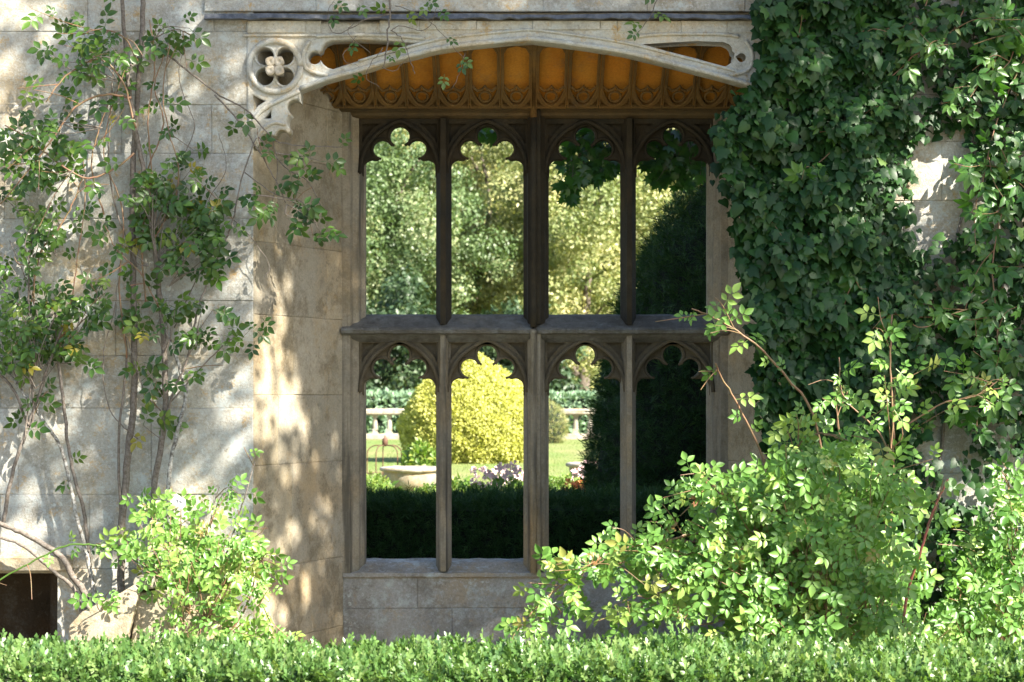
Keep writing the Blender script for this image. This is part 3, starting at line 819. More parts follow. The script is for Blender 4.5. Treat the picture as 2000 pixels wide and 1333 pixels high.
def hedge(name, label, x0, x1, y0, y1, z0, z1, mat, core_mat, tmpl, n, size, n_ind, faces=("front", "top"), wob=.03, cat="hedge", fuzz=.03):
    root = empty(name, ((x0+x1)/2, (y0+y1)/2, z0), label, cat)
    MB().box((x0, y0+.06, z0), (x1, y1-.06, z1-.07)).build("inner_branches", core_mat, root)
    ar = {"front": (x1-x0)*(z1-z0), "top": (x1-x0)*(y1-y0), "back": (x1-x0)*(z1-z0)}
    tot = sum(ar[f] for f in faces)
    for_all = []
    for f in faces:
        k = int(n*ar[f]/tot); u = RNG.uniform(x0, x1, k); v = RNG.random(k)
        bump_ = (np.sin(u*5.1+v*4)+np.sin(u*11.3-v*9)+np.sin(u*2.2))*wob/2
        off = bump_ + RNG.normal(0, fuzz, k) + (RNG.random(k) < .02)*RNG.random(k)*fuzz*2.5
        if f == "top":
            pos = np.stack([u, y0+v*(y1-y0), z1-.02+off], 1); nn = np.tile([0,0,1.], (k,1))
        else:
            s = -1 if f == "front" else 1
            pos = np.stack([u, (y0 if s < 0 else y1)+s*(off-.02), z0+v*(z1-z0)], 1); nn = np.tile([0, s, .35], (k,1))
        for_all.append((pos, nn))
    pos = np.concatenate([a for a, _ in for_all]); nn = np.concatenate([b for _, b in for_all]); k = len(pos)
    leaves(root, tmpl, pos, nrm(rnd(k)+nn*.5), nn+rnd(k)*.55+np.array([0,0,.35]), size*RNG.uniform(.6,1.35,k), RNG.beta(2,2,k), mat, n_ind, "sprig", "foliage")
    return root

# shaded yew hedge just outside the window
hedge("yew_hedge", "low dark shaded hedge just beyond the window sill", -3.2, 3.6, 3.4, 4.3, 0, .665, M_YEW, M_YEWCORE, T_YEW, 26000, .075, 300, wob=.025)
# clipped hedge beyond the balustrade
hedge("clipped_hedge", "pale blue-green hedge running behind the stone balustrade", -16, 14, 55, 57, 0, 1.42, M_BLUEHEDGE, M_YEWCORE, T_DIA, 16000, .22, 100, wob=.05)

# balustrade
bal = empty("balustrade", (-2, 50, 0), "pale stone balustrade across the far edge of the lawn", "balustrade")
MB().prism_x([(49.78,0),(49.78,.14),(49.84,.18),(50.16,.18),(50.22,.14),(50.22,0)], -13, 11, 30, .006).build("plinth", M_BAL, bal)
MB().prism_x([(49.84,.80),(49.80,.84),(49.76,.86),(49.76,.97),(49.82,1.02),(50.18,1.02),(50.24,.97),(50.24,.86),(50.2,.84),(50.16,.80)], -13, 11, 30, .008).build("top_rail", M_BAL, bal)
bm0 = None
for i in range(50):
    x = -12.8 + .482*i
    if bm0 is None:
        m = MB()
        for (w, z0, z1) in ((.10,.178,.24),(.075,.24,.30),(.09,.30,.34)): m.box((-w, -w, z0), (w, w, z1))
        n = 8
        m.lathe([(.085,.34),(.088,.42),(.078,.55),(.066,.68),(.062,.70),(.08,.72),(.08,.74)], (0,0,0), 10)
        m.box((-.095,-.095,.74), (.095,.095,.803))
        bm0 = m.build("baluster", M_BAL, None)
        o = bm0
    else:
        o = bm0.copy(); COL.objects.link(o)
    o.parent = bal; o.location = (x+2, 0, 0)

# stone urns
def urn(label, c, R, H, seed):
    random.seed(seed)
    root = empty("stone_urn", c, label, "urn", "weathered bowl urns on the lawn")
    base = MB().box((c.x-R*.5, c.y-R*.5, 0), (c.x+R*.5, c.y+R*.5, .025)).build("foot", M_URN, root)
    MB().lathe([(R*.30,.02),(R*.52,.03),(R*.72,.075),(R*.87,.15),(R*.95,.23),(R*.98,.30),(R*.97,H-.07)], (c.x,c.y,0), 36).build("bowl", M_URN, root, True)
    MB().lathe([(R*.97,H-.072),(R*1.08,H-.06),(R*1.12,H-.03),(R*1.08,H),(R*.98,H+.005),(R*.88,H-.03),(R*.84,H-.10),(0,H-.12)], (c.x,c.y,0), 36, .012).build("rim", M_URN, root, True)
    return root
u1 = Vector((-1.58, 17.0, 0)); u2 = Vector((1.41, 19.0, 0))
urn("broad weathered stone urn on the lawn behind the leftmost lower light", u1, .45, .41, 1)
urn("stone urn half hidden by the dark yew cone", u2, .46, .40, 2)
random.seed(21)

# iron plant support
ic = Vector((-2.17, 19.5, 0))
iron = empty("plant_support", ic, "rusty iron dome plant support with finial behind the broad urn", "plant support")
for k in range(5):
    a = k*2*math.pi/5+.5
    dx, dy = math.cos(a), math.sin(a)
    tube_part(iron, [ic+Vector((dx*.31,dy*.31,0)), ic+Vector((dx*.31,dy*.31,.5)), ic+Vector((dx*.29,dy*.29,.60)), ic+Vector((dx*.2,dy*.2,.67)), ic+Vector((dx*.03,dy*.03,.68))], .011, .010, M_IRON, "hoop")
MB().lathe([(0,.66),(.05,.67),(.05,.78),(.035,.80),(.012,.81),(.012,.85),(0,.86)], ic, 10).build("finial", M_IRON, iron, True)
MB().tube([ic+Vector((math.cos(a/12*6.283)*.31, math.sin(a/12*6.283)*.31, .2)) for a in range(13)], .008, 5).build("ring", M_IRON, iron, True)

# border plants and flowers
def clump_plant(name, label, c, r, h, n, mat, size, tmpl=T_OVAL, cat="plant", n_ind=20, flower=None, nf=0, up=.9, group=None):
    root = empty(name, c, label, cat, group)
    sm = MB()
    for k in range(max(4, n//60)):
        a = random.uniform(0, 6.28); q = random.uniform(.2, .9)
        sm.tube([c, c+Vector((math.cos(a)*r*q*.6, math.sin(a)*r*q*.6, h*.6)), c+Vector((math.cos(a)*r*q, math.sin(a)*r*q, h*random.uniform(.7,1)))], [.008,.006,.003], 4)
    sm.build("stems", M_BED, root)
    a = RNG.random(n)*6.283; q = np.sqrt(RNG.random(n)); z = RNG.random(n)**.7
    rr = r*q*(.55+.45*np.sin(z*np.pi*.9))
    pos = np.stack([c.x+rr*np.cos(a), c.y+rr*np.sin(a), c.z+z*h*(1-.25*q)], 1)
    outw = np.stack([np.cos(a), np.sin(a), np.full(n, up)], 1)
    leaves(root, tmpl, pos, nrm(rnd(n)+np.array([0,-.4,.6])), outw+rnd(n)*.6, size*RNG.uniform(.6,1.3,n), RNG.beta(2,2,n), mat, n_ind)
    if flower is not None:
        for k in range(nf):
            a = random.uniform(0, 6.28); q = random.uniform(0, 1)**.5
            p = c+Vector((math.cos(a)*r*q, math.sin(a)*r*q, h*random.uniform(.8, 1.12)))
            s = random.uniform(.022, .042)
            m = MB()
            for t in range(6):
                w = t*1.047+random.random()
                m.add([p, p+Vector((math.cos(w-.45)*s,-.3*s+math.sin(w-.45)*s*.4,.5*s+math.sin(w-.45)*s*.8)), p+Vector((math.cos(w)*s*1.4,-.5*s,.3*s+math.sin(w)*s*1.2)), p+Vector((math.cos(w+.45)*s,-.3*s,.5*s+math.sin(w+.45)*s*.8))], [(0,1,2,3)])
            m.build("flower", flower, root)
    return root
for k, (px, Y, r, h, lab) in enumerate(((722, 11, .30, .58, "yellow-green leafy plant at the left jamb, behind the hedge"), (762, 9.5, .24, .50, "bright leafy plant in front of the broad urn"), (838, 10, .22, .48, "bright leafy plant right of the broad urn, beside the mullion"),
                                  (905, 10.5, .28, .56, "low green plant left of the pink flowers"), (1103, 10, .36, .62, "fern-like green plant left of the dark yew"))):
    p = Vector(((px-1000)*(Y+CAM_D)/FPX, Y, 0))
    clump_plant("border_plant", lab, p, r, h, 420, M_BED, .10, T_OVAL if k % 2 else T_ROSE, "plant", 40, up=1.2, group="border plants behind the hedge")
for k, (px, Y, r, h, fl, lab) in enumerate(((950, 9.5, .22, .62, M_PINK, "pale pink flowering plant, leftmost of the pink ones"), (990, 9.0, .26, .68, M_PINK, "tallest pale pink flowering plant beside the king mullion"), (1015, 10.2, .22, .62, M_PINK, "pale pink flowering plant partly behind the king mullion"),
                                  (1128, 9.2, .16, .50, M_ORANGE, "orange flowering plant by the dark yew"), (1148, 10.5, .20, .66, M_PINK, "pink flowering plant against the dark yew below the urn"))):
    p = Vector(((px-1000)*(Y+CAM_D)/FPX, Y, 0))
    clump_plant("flowering_plant", lab, p, r, h, 300, M_BED, .08, T_OVAL, "plant", 30, fl, 26, group="flowering plants behind the hedge")
clump_plant("rose_shrub", "loose light green rose shrub beside the iron plant support", Vector((-1.55, 19.3, 0)), .34, .80, 420, M_BED, .11, T_OVAL, "shrub", 40, up=1.4)

# lawn grass blades
n = 45000
Yg = 9 + 40*RNG.random(n)**1.6; Xg = RNG.uniform(-1, 1, n)*(1.2+.20*(Yg+CAM_D)) + .03*(Yg+12)*0
gp = np.stack([Xg, Yg, np.zeros(n)], 1)
groot = empty("grass", (0, 20, 0), None, None)
tv, tf = T_GRASS
R = frames(nrm(rnd(n)*.6+np.array([0,-1,.3])), np.tile([0,0,1.], (n,1))+rnd(n)*.45)
V = np.einsum('nij,kj->nki', R*(.045*RNG.uniform(.5,1.4,n))[:,None,None], tv*np.array([2.2,1,1])) + gp[:,None,:]
me = fast_mesh("grass", V.reshape(-1,3), tf, len(tv), n, M_GRASSB, RNG.beta(2,2,n))
bpy.data.objects.remove(groot)
tag(link(bpy.data.objects.new("grass", me)), "short mown grass of the sunlit garden lawn", "grass", kind="stuff")

# trees
def tree(name, label, base, H, R, n, leaf, mat, seed, group=None, trunk=.35, low=.12, n_ind=300, n_cl=120, cat="tree"):
    rng = np.random.default_rng(seed); random.seed(seed)
    base = Vector(base); root = empty(name, base, label, cat, group)
    tp = [base+Vector((random.gauss(0,.15)*i, random.gauss(0,.15)*i, H*.8*i/5)) for i in range(6)]
    tube_part(root, tp, trunk, trunk*.2, M_TRUNK, "trunk", 9)
    # clump centres fill an uneven ellipsoid
    q = nrm(rng.normal(size=(n_cl, 3))); rad = rng.random(n_cl)**.38
    lob = 1 + .22*np.sin(q[:,0]*5+seed)+.18*np.sin(q[:,1]*6+q[:,2]*4+seed*2)
    cc = q*rad[:,None]*lob[:,None]
    zc = H*(low + (1-low)/2); hz_ = H*(1-low)/2
    wide = np.clip(1.12-.45*np.maximum(cc[:,2],0), .4, 1.3)
    C = np.stack([base.x+cc[:,0]*R*wide, base.y+cc[:,1]*R*wide, base.z+zc+cc[:,2]*hz_], 1)
    cr = R*rng.uniform(.16, .34, n_cl)
    for k in rng.choice(n_cl, 10, replace=False):
        c = Vector(C[k]); z0 = min(max(c.z-base.z-R*.6, H*.15), H*.72)
        s = tp[0].lerp(tp[-1], z0/(H*.8))
        tube_part(root, [s, s.lerp(c, .5)+Vector((0,0,R*.08)), c], trunk*.34, .03, M_TRUNK, "limb", 6)
    w = cr**2; k = rng.choice(n_cl, n, p=w/w.sum())
    dv = nrm(rng.normal(size=(n,3))); rr = rng.random(n)**.3
    pos = C[k] + dv*(cr[k]*rr)[:,None]*np.array([1,1,.8])
    nn = nrm(dv+rng.normal(size=(n,3))*.55+np.array([0,0,.35]))
    tint = np.clip(rng.beta(2,2,n)*.5 + rng.random(n_cl)[k]*.5, 0, 1)
    leaves(root, T_DIA, pos, nn, rnd(n)+np.array([0,0,-.5]), leaf*rng.uniform(.6,1.4,n), tint, mat, n_ind, "leaf", "crown", pick=-pos[:,1]+rng.normal(0, R*.3, n))
    return root

TG = "tall trees beyond the balustrade"
def far(px, Y): return ((px-1000)*(Y+CAM_D)/FPX, Y, 0)
tree("ash_tree", "grey-green leafy tree seen through the leftmost upper light", far(735, 74), 14.5, 4.6, 62000, .175, M_TREE['green'], 3, TG)
tree("lime_tree", "olive yellow-green tree seen through the second upper light", far(925, 84), 18, 5.2, 64000, .195, M_TREE['olive'], 5, TG, low=.05)
tree("maple_tree", "golden tinted tree seen through the third upper light", far(1135, 78), 16, 4.8, 62000, .185, M_TREE['gold'], 8, TG)
tree("beech_tree", "pale golden tree behind the dark yew cone", far(1345, 86), 18.5, 5.4, 50000, .21, M_TREE['gold'], 13, TG)
tree("oak_tree", "dark green spreading tree low behind the golden yew dome", far(1015, 68), 5.2, 2.4, 14000, .22, M_TREE['dark'], 17, TG, low=.05, n_ind=120)
tree("holly_tree", "dark tree with low boughs over the balustrade at left", far(770, 64), 6.0, 3.0, 16000, .2, M_TREE['dark'], 19, TG, low=.12, n_ind=120)
for k, (px, mt, lab) in enumerate(((640, 'green', "green tree farthest left in the back row of trees"), (830, 'olive', "olive tree topping the gap between first and second upper lights"), (1040, 'olive', "tall olive tree behind the king mullion"), (1250, 'gold', "golden tree in the back row above the fourth upper light"), (1460, 'olive', "olive tree farthest right in the back row of trees"))):
    tree("woodland_tree", lab, far(px, 104+4*(k % 2)), 23, 6.6, 34000, .30, M_TREE[mt], 30+k, "back row of woodland trees", n_ind=60)
# far wood behind everything
wr = empty("woodland", (0, 150, 0), "dense green wood closing the view behind the trees", "woodland"); wr["kind"] = "stuff"
n = 30000
pos = np.stack([RNG.uniform(-60, 70, n), 140+RNG.random(n)*12, RNG.random(n)*30], 1); pos[:,2] *= 1-.12*np.sin(pos[:,0]*.3)
leaves(wr, T_DIA, pos, nrm(rnd(n)+np.array([.3,-.7,.5])), rnd(n)+np.array([0,0,-.5]), .95*RNG.uniform(.6,1.4,n), RNG.beta(2,2,n), M_TREE['olive'], 0)
MB().box((-70,154,0), (80,156,28)).build("inner_branches", M_YEWCORE, wr)

# ================================================================== PLANTS ON THE CAMERA'S SIDE
def cane_leaves(pts, every, size, spread=.04, face=(0,-1,.25), droop=-.25, t0=0.0, prob=1.0):
    """compound leaves set alternately along a cane: returns pos, normal, dir, size"""
    q = catmull(pts, 8); out = []
    acc = 0; side = 1
    L = sum((q[i+1]-q[i]).length for i in range(len(q)-1)); run = 0
    for i in range(len(q)-1):
        seg = q[i+1]-q[i]; l = seg.length; run += l; acc += l
        while acc > every:
            acc -= every
            if run/L < t0 or random.random() > prob: continue
            t = seg.normalized() if l > 0 else Vector((0,0,1))
            sd = t.cross(Vector((0,-1,0))); sd = sd.normalized()*side if sd.length > 1e-4 else Vector((side,0,0)); side = -side
            p = q[i] + seg*random.random()
            d = sd*random.uniform(.6,1.1) + t*random.uniform(.1,.7) + Vector((random.gauss(0,.25), -random.uniform(.0,.5), droop+random.gauss(0,.25)))
            n_ = Vector(face)+Vector((random.gauss(0,.45), random.gauss(0,.3), random.gauss(0,.45)))
            out.append((p, n_, d, size*random.uniform(.65,1.25)))
    return out

def emit(root, lst, tmpl, mat, tint_lo=0., tint_hi=.9, n_ind=300, mass="foliage"):
    pos = np.array([tuple(a) for a,_,_,_ in lst]); nn = np.array([tuple(b) for _,b,_,_ in lst]); dd = np.array([tuple(c) for _,_,c,_ in lst]); sz = np.array([d for _,_,_,d in lst])
    tint = tint_lo+(tint_hi-tint_lo)*RNG.beta(1.6,2.2,len(lst))
    odd = RNG.random(len(lst)) < .018
    tint = np.where(odd, RNG.uniform(.9,1.0,len(lst)), tint)
    leaves(root, tmpl, pos, nn, dd, sz, tint, mat, n_ind, "leaf", mass, pick=-pos[:,1]+sz*3+RNG.normal(0,.05,len(lst)))

def grow(root, canes, mat_default, leaf_every, leaf_size, Y0=-.10, twigs=5, twig_len=.22, leaf_t0=.0):
    """canes: list of (pixel list, r0, r1, mat, leaf prob, depth at start, depth at end)"""
    lv = []; tw = MB()
    for pxs, r0, r1, mat, prob, ya, yb in canes:
        n = len(pxs)
        pts = [P(x+random.gauss(0,2), y+random.gauss(0,2), ya+(yb-ya)*i/(n-1)) for i, (x, y) in enumerate(pxs)]
        tube_part(root, pts, r0, r1, mat or mat_default, "stem", 7, 7, .002)
        if prob > 0:
            lv += cane_leaves(pts, leaf_every, leaf_size, prob=prob, t0=leaf_t0)
            q = catmull(pts, 6)
            for _ in range(int(twigs*prob*len(pts)/2)):
                i = random.randrange(len(q)//5, len(q)-1)
                a = q[i]; t = (q[i+1]-q[i]).normalized()
                d = (t*random.uniform(.2,.8)+Vector((random.gauss(0,.8), -random.uniform(0,.5), random.gauss(.1,.5)))).normalized()
                l = twig_len*random.uniform(.5,1.5)
                tp = [a, a+d*l*.5+Vector((0,-.01,random.gauss(0,.02))), a+d*l+Vector((random.gauss(0,.03),-.01,-.03))]
                tw.tube(catmull(tp, 4), [.0035]*3+[.0028]*3+[.002]*3 if False else [.0034-.0016*k/8 for k in range(9)], 4)
                lv += cane_leaves(tp, leaf_every*.9, leaf_size, prob=min(1, prob*1.1))
    if tw.v:
        o = tw.build("twigs", M_CANE, root); o["kind"] = "stuff"
    return lv

def blob(root_tw, cx, cy, rx, ry, n, size, ya, yb, droop=-.3, origin=None):
    """spray of leaves around a pixel ellipse with twigs feeding it"""
    out = []
    o = P(*(origin or (cx, cy+ry*.6)), (ya+yb)/2)
    for k in range(n):
        a = random.uniform(0, 6.283); q = random.random()**.55
        x = cx+rx*q*math.cos(a)*random.uniform(.8,1.1); y = cy+ry*q*math.sin(a)*random.uniform(.8,1.1)
        p = P(x, y, random.uniform(ya, yb))
        out.append((p, Vector((random.gauss(.1,.45), -1, random.gauss(.35,.45))), Vector((random.gauss(math.cos(a)*.4,.6), -.2, droop+random.gauss(0,.5))), size*random.uniform(.6,1.25)))
        if k % 5 == 0:
            mid = o.lerp(p, .5)+Vector((random.gauss(0,.03), random.uniform(-.04,.0), random.gauss(0,.03)))
            root_tw.tube(catmull([o, mid, p], 4), [.004-.0022*i/8 for i in range(9)], 4)
    return out

random.seed(5)
# ---- climbing rose in the middle of the left wall
rb = P(300, 1290, -.12)
rose_b = empty("climbing_rose", rb, "tall climbing rose with bare lower stems left of the bay, trained up the wall", "climbing rose")
BK, BW, CN = M_BARK, M_BARKW, M_CANE
canesB = [
 ([(288,600),(276,480),(296,350),(286,240),(300,130),(292,40)], .006, .004, CN, .06, -.15, -.17),
 ([(250,700),(232,560),(240,420),(205,300),(222,200),(250,130)], .006, .003, CN, .06, -.15, -.17),
 ([(300,420),(345,330),(380,250),(352,160),(360,90)], .004, .002, BK, .12, -.14, -.16),
 ([(290,330),(320,240),(300,170),(318,110),(340,60)], .005, .003, CN, .10, -.15, -.17),
 ([(340,640),(380,560),(420,480),(410,400),(440,330),(430,260)], .004, .002, BK, .10, -.14, -.16),
 ([(270,860),(215,800),(200,700),(228,600),(232,520)], .004, .0025, BK, .10, -.14, -.16),
 ([(236,1000),(228,850),(244,700),(236,600)], .010, .006, BK, 0, -.10, -.12),
 ([(455,430),(500,480),(520,520),(516,540)], .003, .002, BK, .05, -.12, -.10),
 ([(530,268),(540,330),(530,420),(545,450)], .003, .002, BK, .1, -.12, -.10),
 ([(236,1260),(236,1040),(252,900),(262,760),(264,560),(262,360),(266,200),(278,60),(284,-30)], .026, .016, BK, 0, -.10, -.10),
 ([(296,1260),(300,980),(318,820),(319,660),(304,500),(292,400),(270,290),(250,150),(236,-30)], .022, .013, BK, .12, -.12, -.16),
 ([(322,1250),(330,950),(346,850),(361,775),(350,715),(322,640),(310,560),(306,470)], .015, .010, BW, 0, -.14, -.14),
 ([(318,840),(340,760),(366,700),(385,620),(405,545),(440,470),(455,430),(478,340),(505,270)], .009, .004, BK, .35, -.14, -.2),
 ([(330,110),(380,150),(430,185),(480,215),(530,268),(572,285),(668,290)], .007, .003, BK, .10, -.16, -.10),
 ([(420,188),(462,235),(498,280),(530,345),(560,400)], .006, .003, BK, .25, -.16, -.14),
 ([(262,250),(240,160),(190,120),(130,150),(90,200)], .007, .004, CN, .9, -.2, -.34),
 ([(262,300),(220,330),(160,350),(90,300),(40,260),(10,250)], .007, .004, CN, .9, -.18, -.36),
 ([(258,190),(200,180),(150,210),(110,265),(60,330),(0,400)], .008, .004, CN, .8, -.2, -.36),
 ([(270,120),(240,70),(200,60),(160,70)], .006, .003, CN, 1.0, -.2, -.34),
 ([(276,100),(310,70),(345,60),(380,75)], .005, .003, BK, .6, -.16, -.2),
 ([(205,420),(180,330),(195,250),(225,180)], .006, .003, CN, .3, -.16, -.18),
 ([(268,520),(230,420),(215,330),(214,240),(224,120)], .006, .004, BK, .12, -.14, -.16),
 ([(300,470),(335,400),(350,330),(330,260),(318,180),(330,90)], .006, .003, CN, .35, -.16, -.2),
 ([(310,600),(275,530),(230,490),(205,440)], .005, .003, CN, .6, -.16, -.2),
 ([(318,800),(410,700),(455,655),(470,650)], .005, .003, BK, .08, -.14, -.18),
 ([(330,820),(290,770),(262,700),(240,640)], .005, .003, BK, .3, -.14, -.2),
 ([(505,270),(560,330),(600,360),(640,430)], .004, .0025, BK, .5, -.15, -.10),
 ([(480,340),(540,380),(590,400),(640,470)], .004, .0025, BK, .7, -.18, -.12),
]
lv = grow(rose_b, canesB, BK, .10, .155, twigs=1.8, twig_len=.26)
tw = MB()
for c in ((355,420,80,95,110,(310,520)), (330,370,70,60,50,(300,450)), (395,480,60,60,45,(330,560)), (310,620,55,60,34,(320,690)), (545,395,55,40,30,(480,380)), (610,440,40,40,22,(560,400)), (490,635,32,34,20,(455,655)),
          (410,630,50,40,18,(385,650)), (130,110,70,45,40,(230,160)), (90,260,85,70,70,(200,250)), (200,90,60,35,26,(260,130)), (60,320,60,50,36,(150,330)), (300,730,45,40,14,(320,780)), (620,330,40,40,16,(540,300)), (290,820,28,30,9,(320,860)),
          (245,475,40,40,22,(290,520)), (400,670,30,24,8,(366,700)), (355,280,50,40,12,(330,260)), (335,65,45,25,12,(300,80))):
    lv += blob(tw, *c[:4], int(c[4]*(.62 if 260 < c[0] < 420 else .28)), .155, -.40 if c[0] < 240 else -.30, -.10, origin=c[5])
o = tw.build("twigs", M_BARK, rose_b); o["kind"] = "stuff"
emit(rose_b, lv, T_ROSE, M_ROSE, .0, .80)

# ---- climbing rose at the far left
ra = P(165, 1290, -.2)
rose_a = empty("climbing_rose", ra, "leafy climbing rose at the left edge, forked trunk over the hearth opening", "climbing rose")
canesA = [
 ([(176,1260),(168,1168),(140,1130),(118,1090),(60,1050),(0,1022),(-40,1000)], .024, .014, BK, 0, -.2, -.22),
 ([(180,1260),(182,1170),(168,1080),(150,1000),(135,930),(118,880),(80,815),(40,760),(10,720)], .016, .009, BW, 0, -.18, -.14),
 ([(184,1260),(186,1180),(172,1090),(160,1000),(140,900),(126,800),(116,705),(108,600)], .014, .010, BK, .1, -.16, -.14),
 ([(172,1260),(150,1160),(100,1110),(40,1060),(-20,1050)], .014, .010, BK, 0, -.24, -.26),
 ([(10,1020),(24,940),(48,850),(75,770),(110,690),(125,640)], .014, .008, BK, .2, -.16, -.18),
 ([(0,730),(30,770),(60,830),(66,800),(60,700),(55,600),(60,480),(100,400)], .010, .005, BK, .5, -.16, -.2),
 ([(60,600),(75,500),(110,450),(140,400),(165,330)], .007, .004, CN, .6, -.16, -.2),
 ([(110,700),(140,600),(150,500),(165,400),(160,300)], .005, .003, CN, .35, -.16, -.2),
 ([(48,870),(60,760),(80,660),(60,560),(20,470)], .006, .003, BK, .5, -.18, -.2),
 ([(110,690),(150,640),(185,600),(190,560)], .005, .003, BK, .8, -.18, -.24),
]
lv = grow(rose_a, canesA, BK, .10, .15, twigs=1.8)
tw = MB()
for c in ((60,600,95,60,120,(70,720)), (60,680,80,50,70,(70,760)), (170,620,40,60,40,(120,690)), (50,440,70,60,50,(60,520)), (130,430,60,45,26,(110,500)), (20,520,40,60,30,(40,600)), (30,380,50,40,16,(40,420)), (150,690,30,24,14,(120,710)), (80,660,60,50,60,(80,720)), (25,700,40,50,40,(40,760))):
    lv += blob(tw, *c[:4], int(c[4]*.34), .145, -.32, -.08, origin=c[5])
o = tw.build("twigs", M_BARK, rose_a); o["kind"] = "stuff"
emit(rose_a, lv, T_ROSE, M_ROSE, .0, .82)

# ---- low sunlit rose bush at the foot of the left wall
rc = P(390, 1290, -.45)
rose_c = empty("rose_bush", rc, "low sunlit yellow-green rose bush at the wall foot, left of the bay", "rose bush")
canesC = [
 ([(390,1300),(370,1180),(330,1060),(300,1000)], .009, .004, CN, .8, -.45, -.4),
 ([(395,1300),(420,1150),(450,1060),(480,960),(495,900)], .008, .003, BK, .3, -.45, -.35),
 ([(400,1300),(400,1140),(410,1020),(425,950)], .008, .003, BK, .4, -.45, -.4),
 ([(330,1140),(250,1085),(200,1064),(140,1064),(80,1090),(0,1135),(-30,1160)], .007, .005, M_BED, .16, -.5, -.7),
 ([(395,1300),(470,1200),(500,1130),(510,1080)], .007, .003, CN, .8, -.5, -.5),
 ([(494,1270),(505,1180),(540,1240)], .005, .003, M_BED, .4, -.6, -.6),
 ([(410,1300),(440,1150),(470,1080),(500,1040)], .006, .003, CN, .9, -.5, -.5),
]
lv = grow(rose_c, canesC, CN, .05, .12, twigs=6)
tw = MB()
for c in ((270,1060,50,60,50,(320,1130)), (300,1000,40,40,22,(330,1080)), (430,1120,95,80,190,(400,1220)), (350,1090,70,70,90,(370,1200)), (440,1060,70,40,50,(410,1130)), (380,1200,60,50,60,(390,1260)), (340,1140,40,40,26,(360,1230)), (420,1240,80,40,60,(400,1290)), (400,980,60,30,14,(400,1050)), (195,1165,30,20,14,(200,1200))):
    lv += blob(tw, *c[:4], int(c[4]*.5), .12, -.85, -.3, droop=-.15, origin=c[5])
o = tw.build("twigs", M_CANE, rose_c); o["kind"] = "stuff"
emit(rose_c, lv, T_ROSE, M_BUSH, .25, .93)

# ---- carved coping stone leaning by the hearth
sp = P(215, 1300, -.5)
cop = empty("coping_stone", sp, "sloping sunlit carved coping stone beside the hearth opening", "stone")
def sl(pxs, ya, yb, name):
    a = [P(x, y, ya) for x, y in pxs]; b = [P(x, y, ya)+Vector((0, yb-ya, 0)) for x, y in pxs]; n = len(a)
    f = [tuple(range(n))[::-1], tuple(range(n, 2*n))]+[(i, (i+1) % n, n+(i+1) % n, n+i) for i in range(n)]
    o = MB().add(a+b, f).build(name, M_REVEAL, cop)
    bv = o.modifiers.new("bevel", 'BEVEL'); bv.width = .012; bv.segments = 2
    return o
sl([(125,1330),(135,1222),(160,1195),(225,1165),(262,1142),(272,1150),(262,1195),(244,1260),(240,1330)], -.62, -.32, "slope")
sl([(258,1142),(262,1128),(298,1122),(304,1150),(268,1153)], -.60, -.30, "cap")
sl([(268,1158),(330,1154),(430,1160),(436,1330),(246,1330)], -.55, -.25, "block")
sl([(395,1150),(446,1128),(450,1160),(398,1164)], -.5, -.25, "chip")

# ---- white plant label
pl_c = P(350, 980, -.52)
lab = empty("plant_label", pl_c, "small tilted white plant label in the low rose bush", "plant label")
def quad3(c, w, h, rot, y, mat, name, par):
    ca, sa = math.cos(rot), math.sin(rot)
    v = []
    for yy in (y, y+.003):
        for a, b in ((-w,-h),(w,-h),(w,h),(-w,h)): v.append((c.x+a*ca-b*sa, yy, c.z+a*sa+b*ca))
    return MB().add(v, [(0,1,2,3),(4,7,6,5),(0,4,5,1),(1,5,6,2),(2,6,7,3),(3,7,4,0)]).build(name, mat, par)
quad3(pl_c, .042, .030, -.6, pl_c.y, M_WHITE, "card", lab)
for dx, dz, w in ((-.012,.010,.008),(.006,.004,.006),(-.008,-.002,.005),(.014,-.006,.006)):
    quad3(pl_c+Vector((dx,0,dz)), w, .0028, -.6, pl_c.y-.004, M_INK, "print", lab)
MB().tube([pl_c+Vector((.01,.01,-.02)), pl_c+Vector((.0,.02,-.5))], .003, 5).build("stake", M_IRON, lab)

# ---- ivy sheet over the right wall
ivr = Vector((2.9, -.05, GF))
ivy = empty("ivy", ivr, "thick dark green ivy sheet covering the wall right of the bay", "ivy")
ivp = [(1470,-60),(1478,40),(1500,90),(1476,165),(1430,200),(1400,250),(1412,330),(1438,400),(1446,480),(1464,560),(1478,640),(1486,720),(1496,800),(1512,880),(1520,960),(1530,1300),(2150,1300),(2150,-60)]
n = 34000
px = RNG.uniform(1380, 2140, n); py = RNG.uniform(-60, 1300, n)
nz = np.sin(px*.021+py*.013)+np.sin(px*.043-py*.031+1)+np.sin(py*.05+px*.008+2)
jx = RNG.normal(0, 9, n)
keep = in_poly(px+jx, py, ivp)
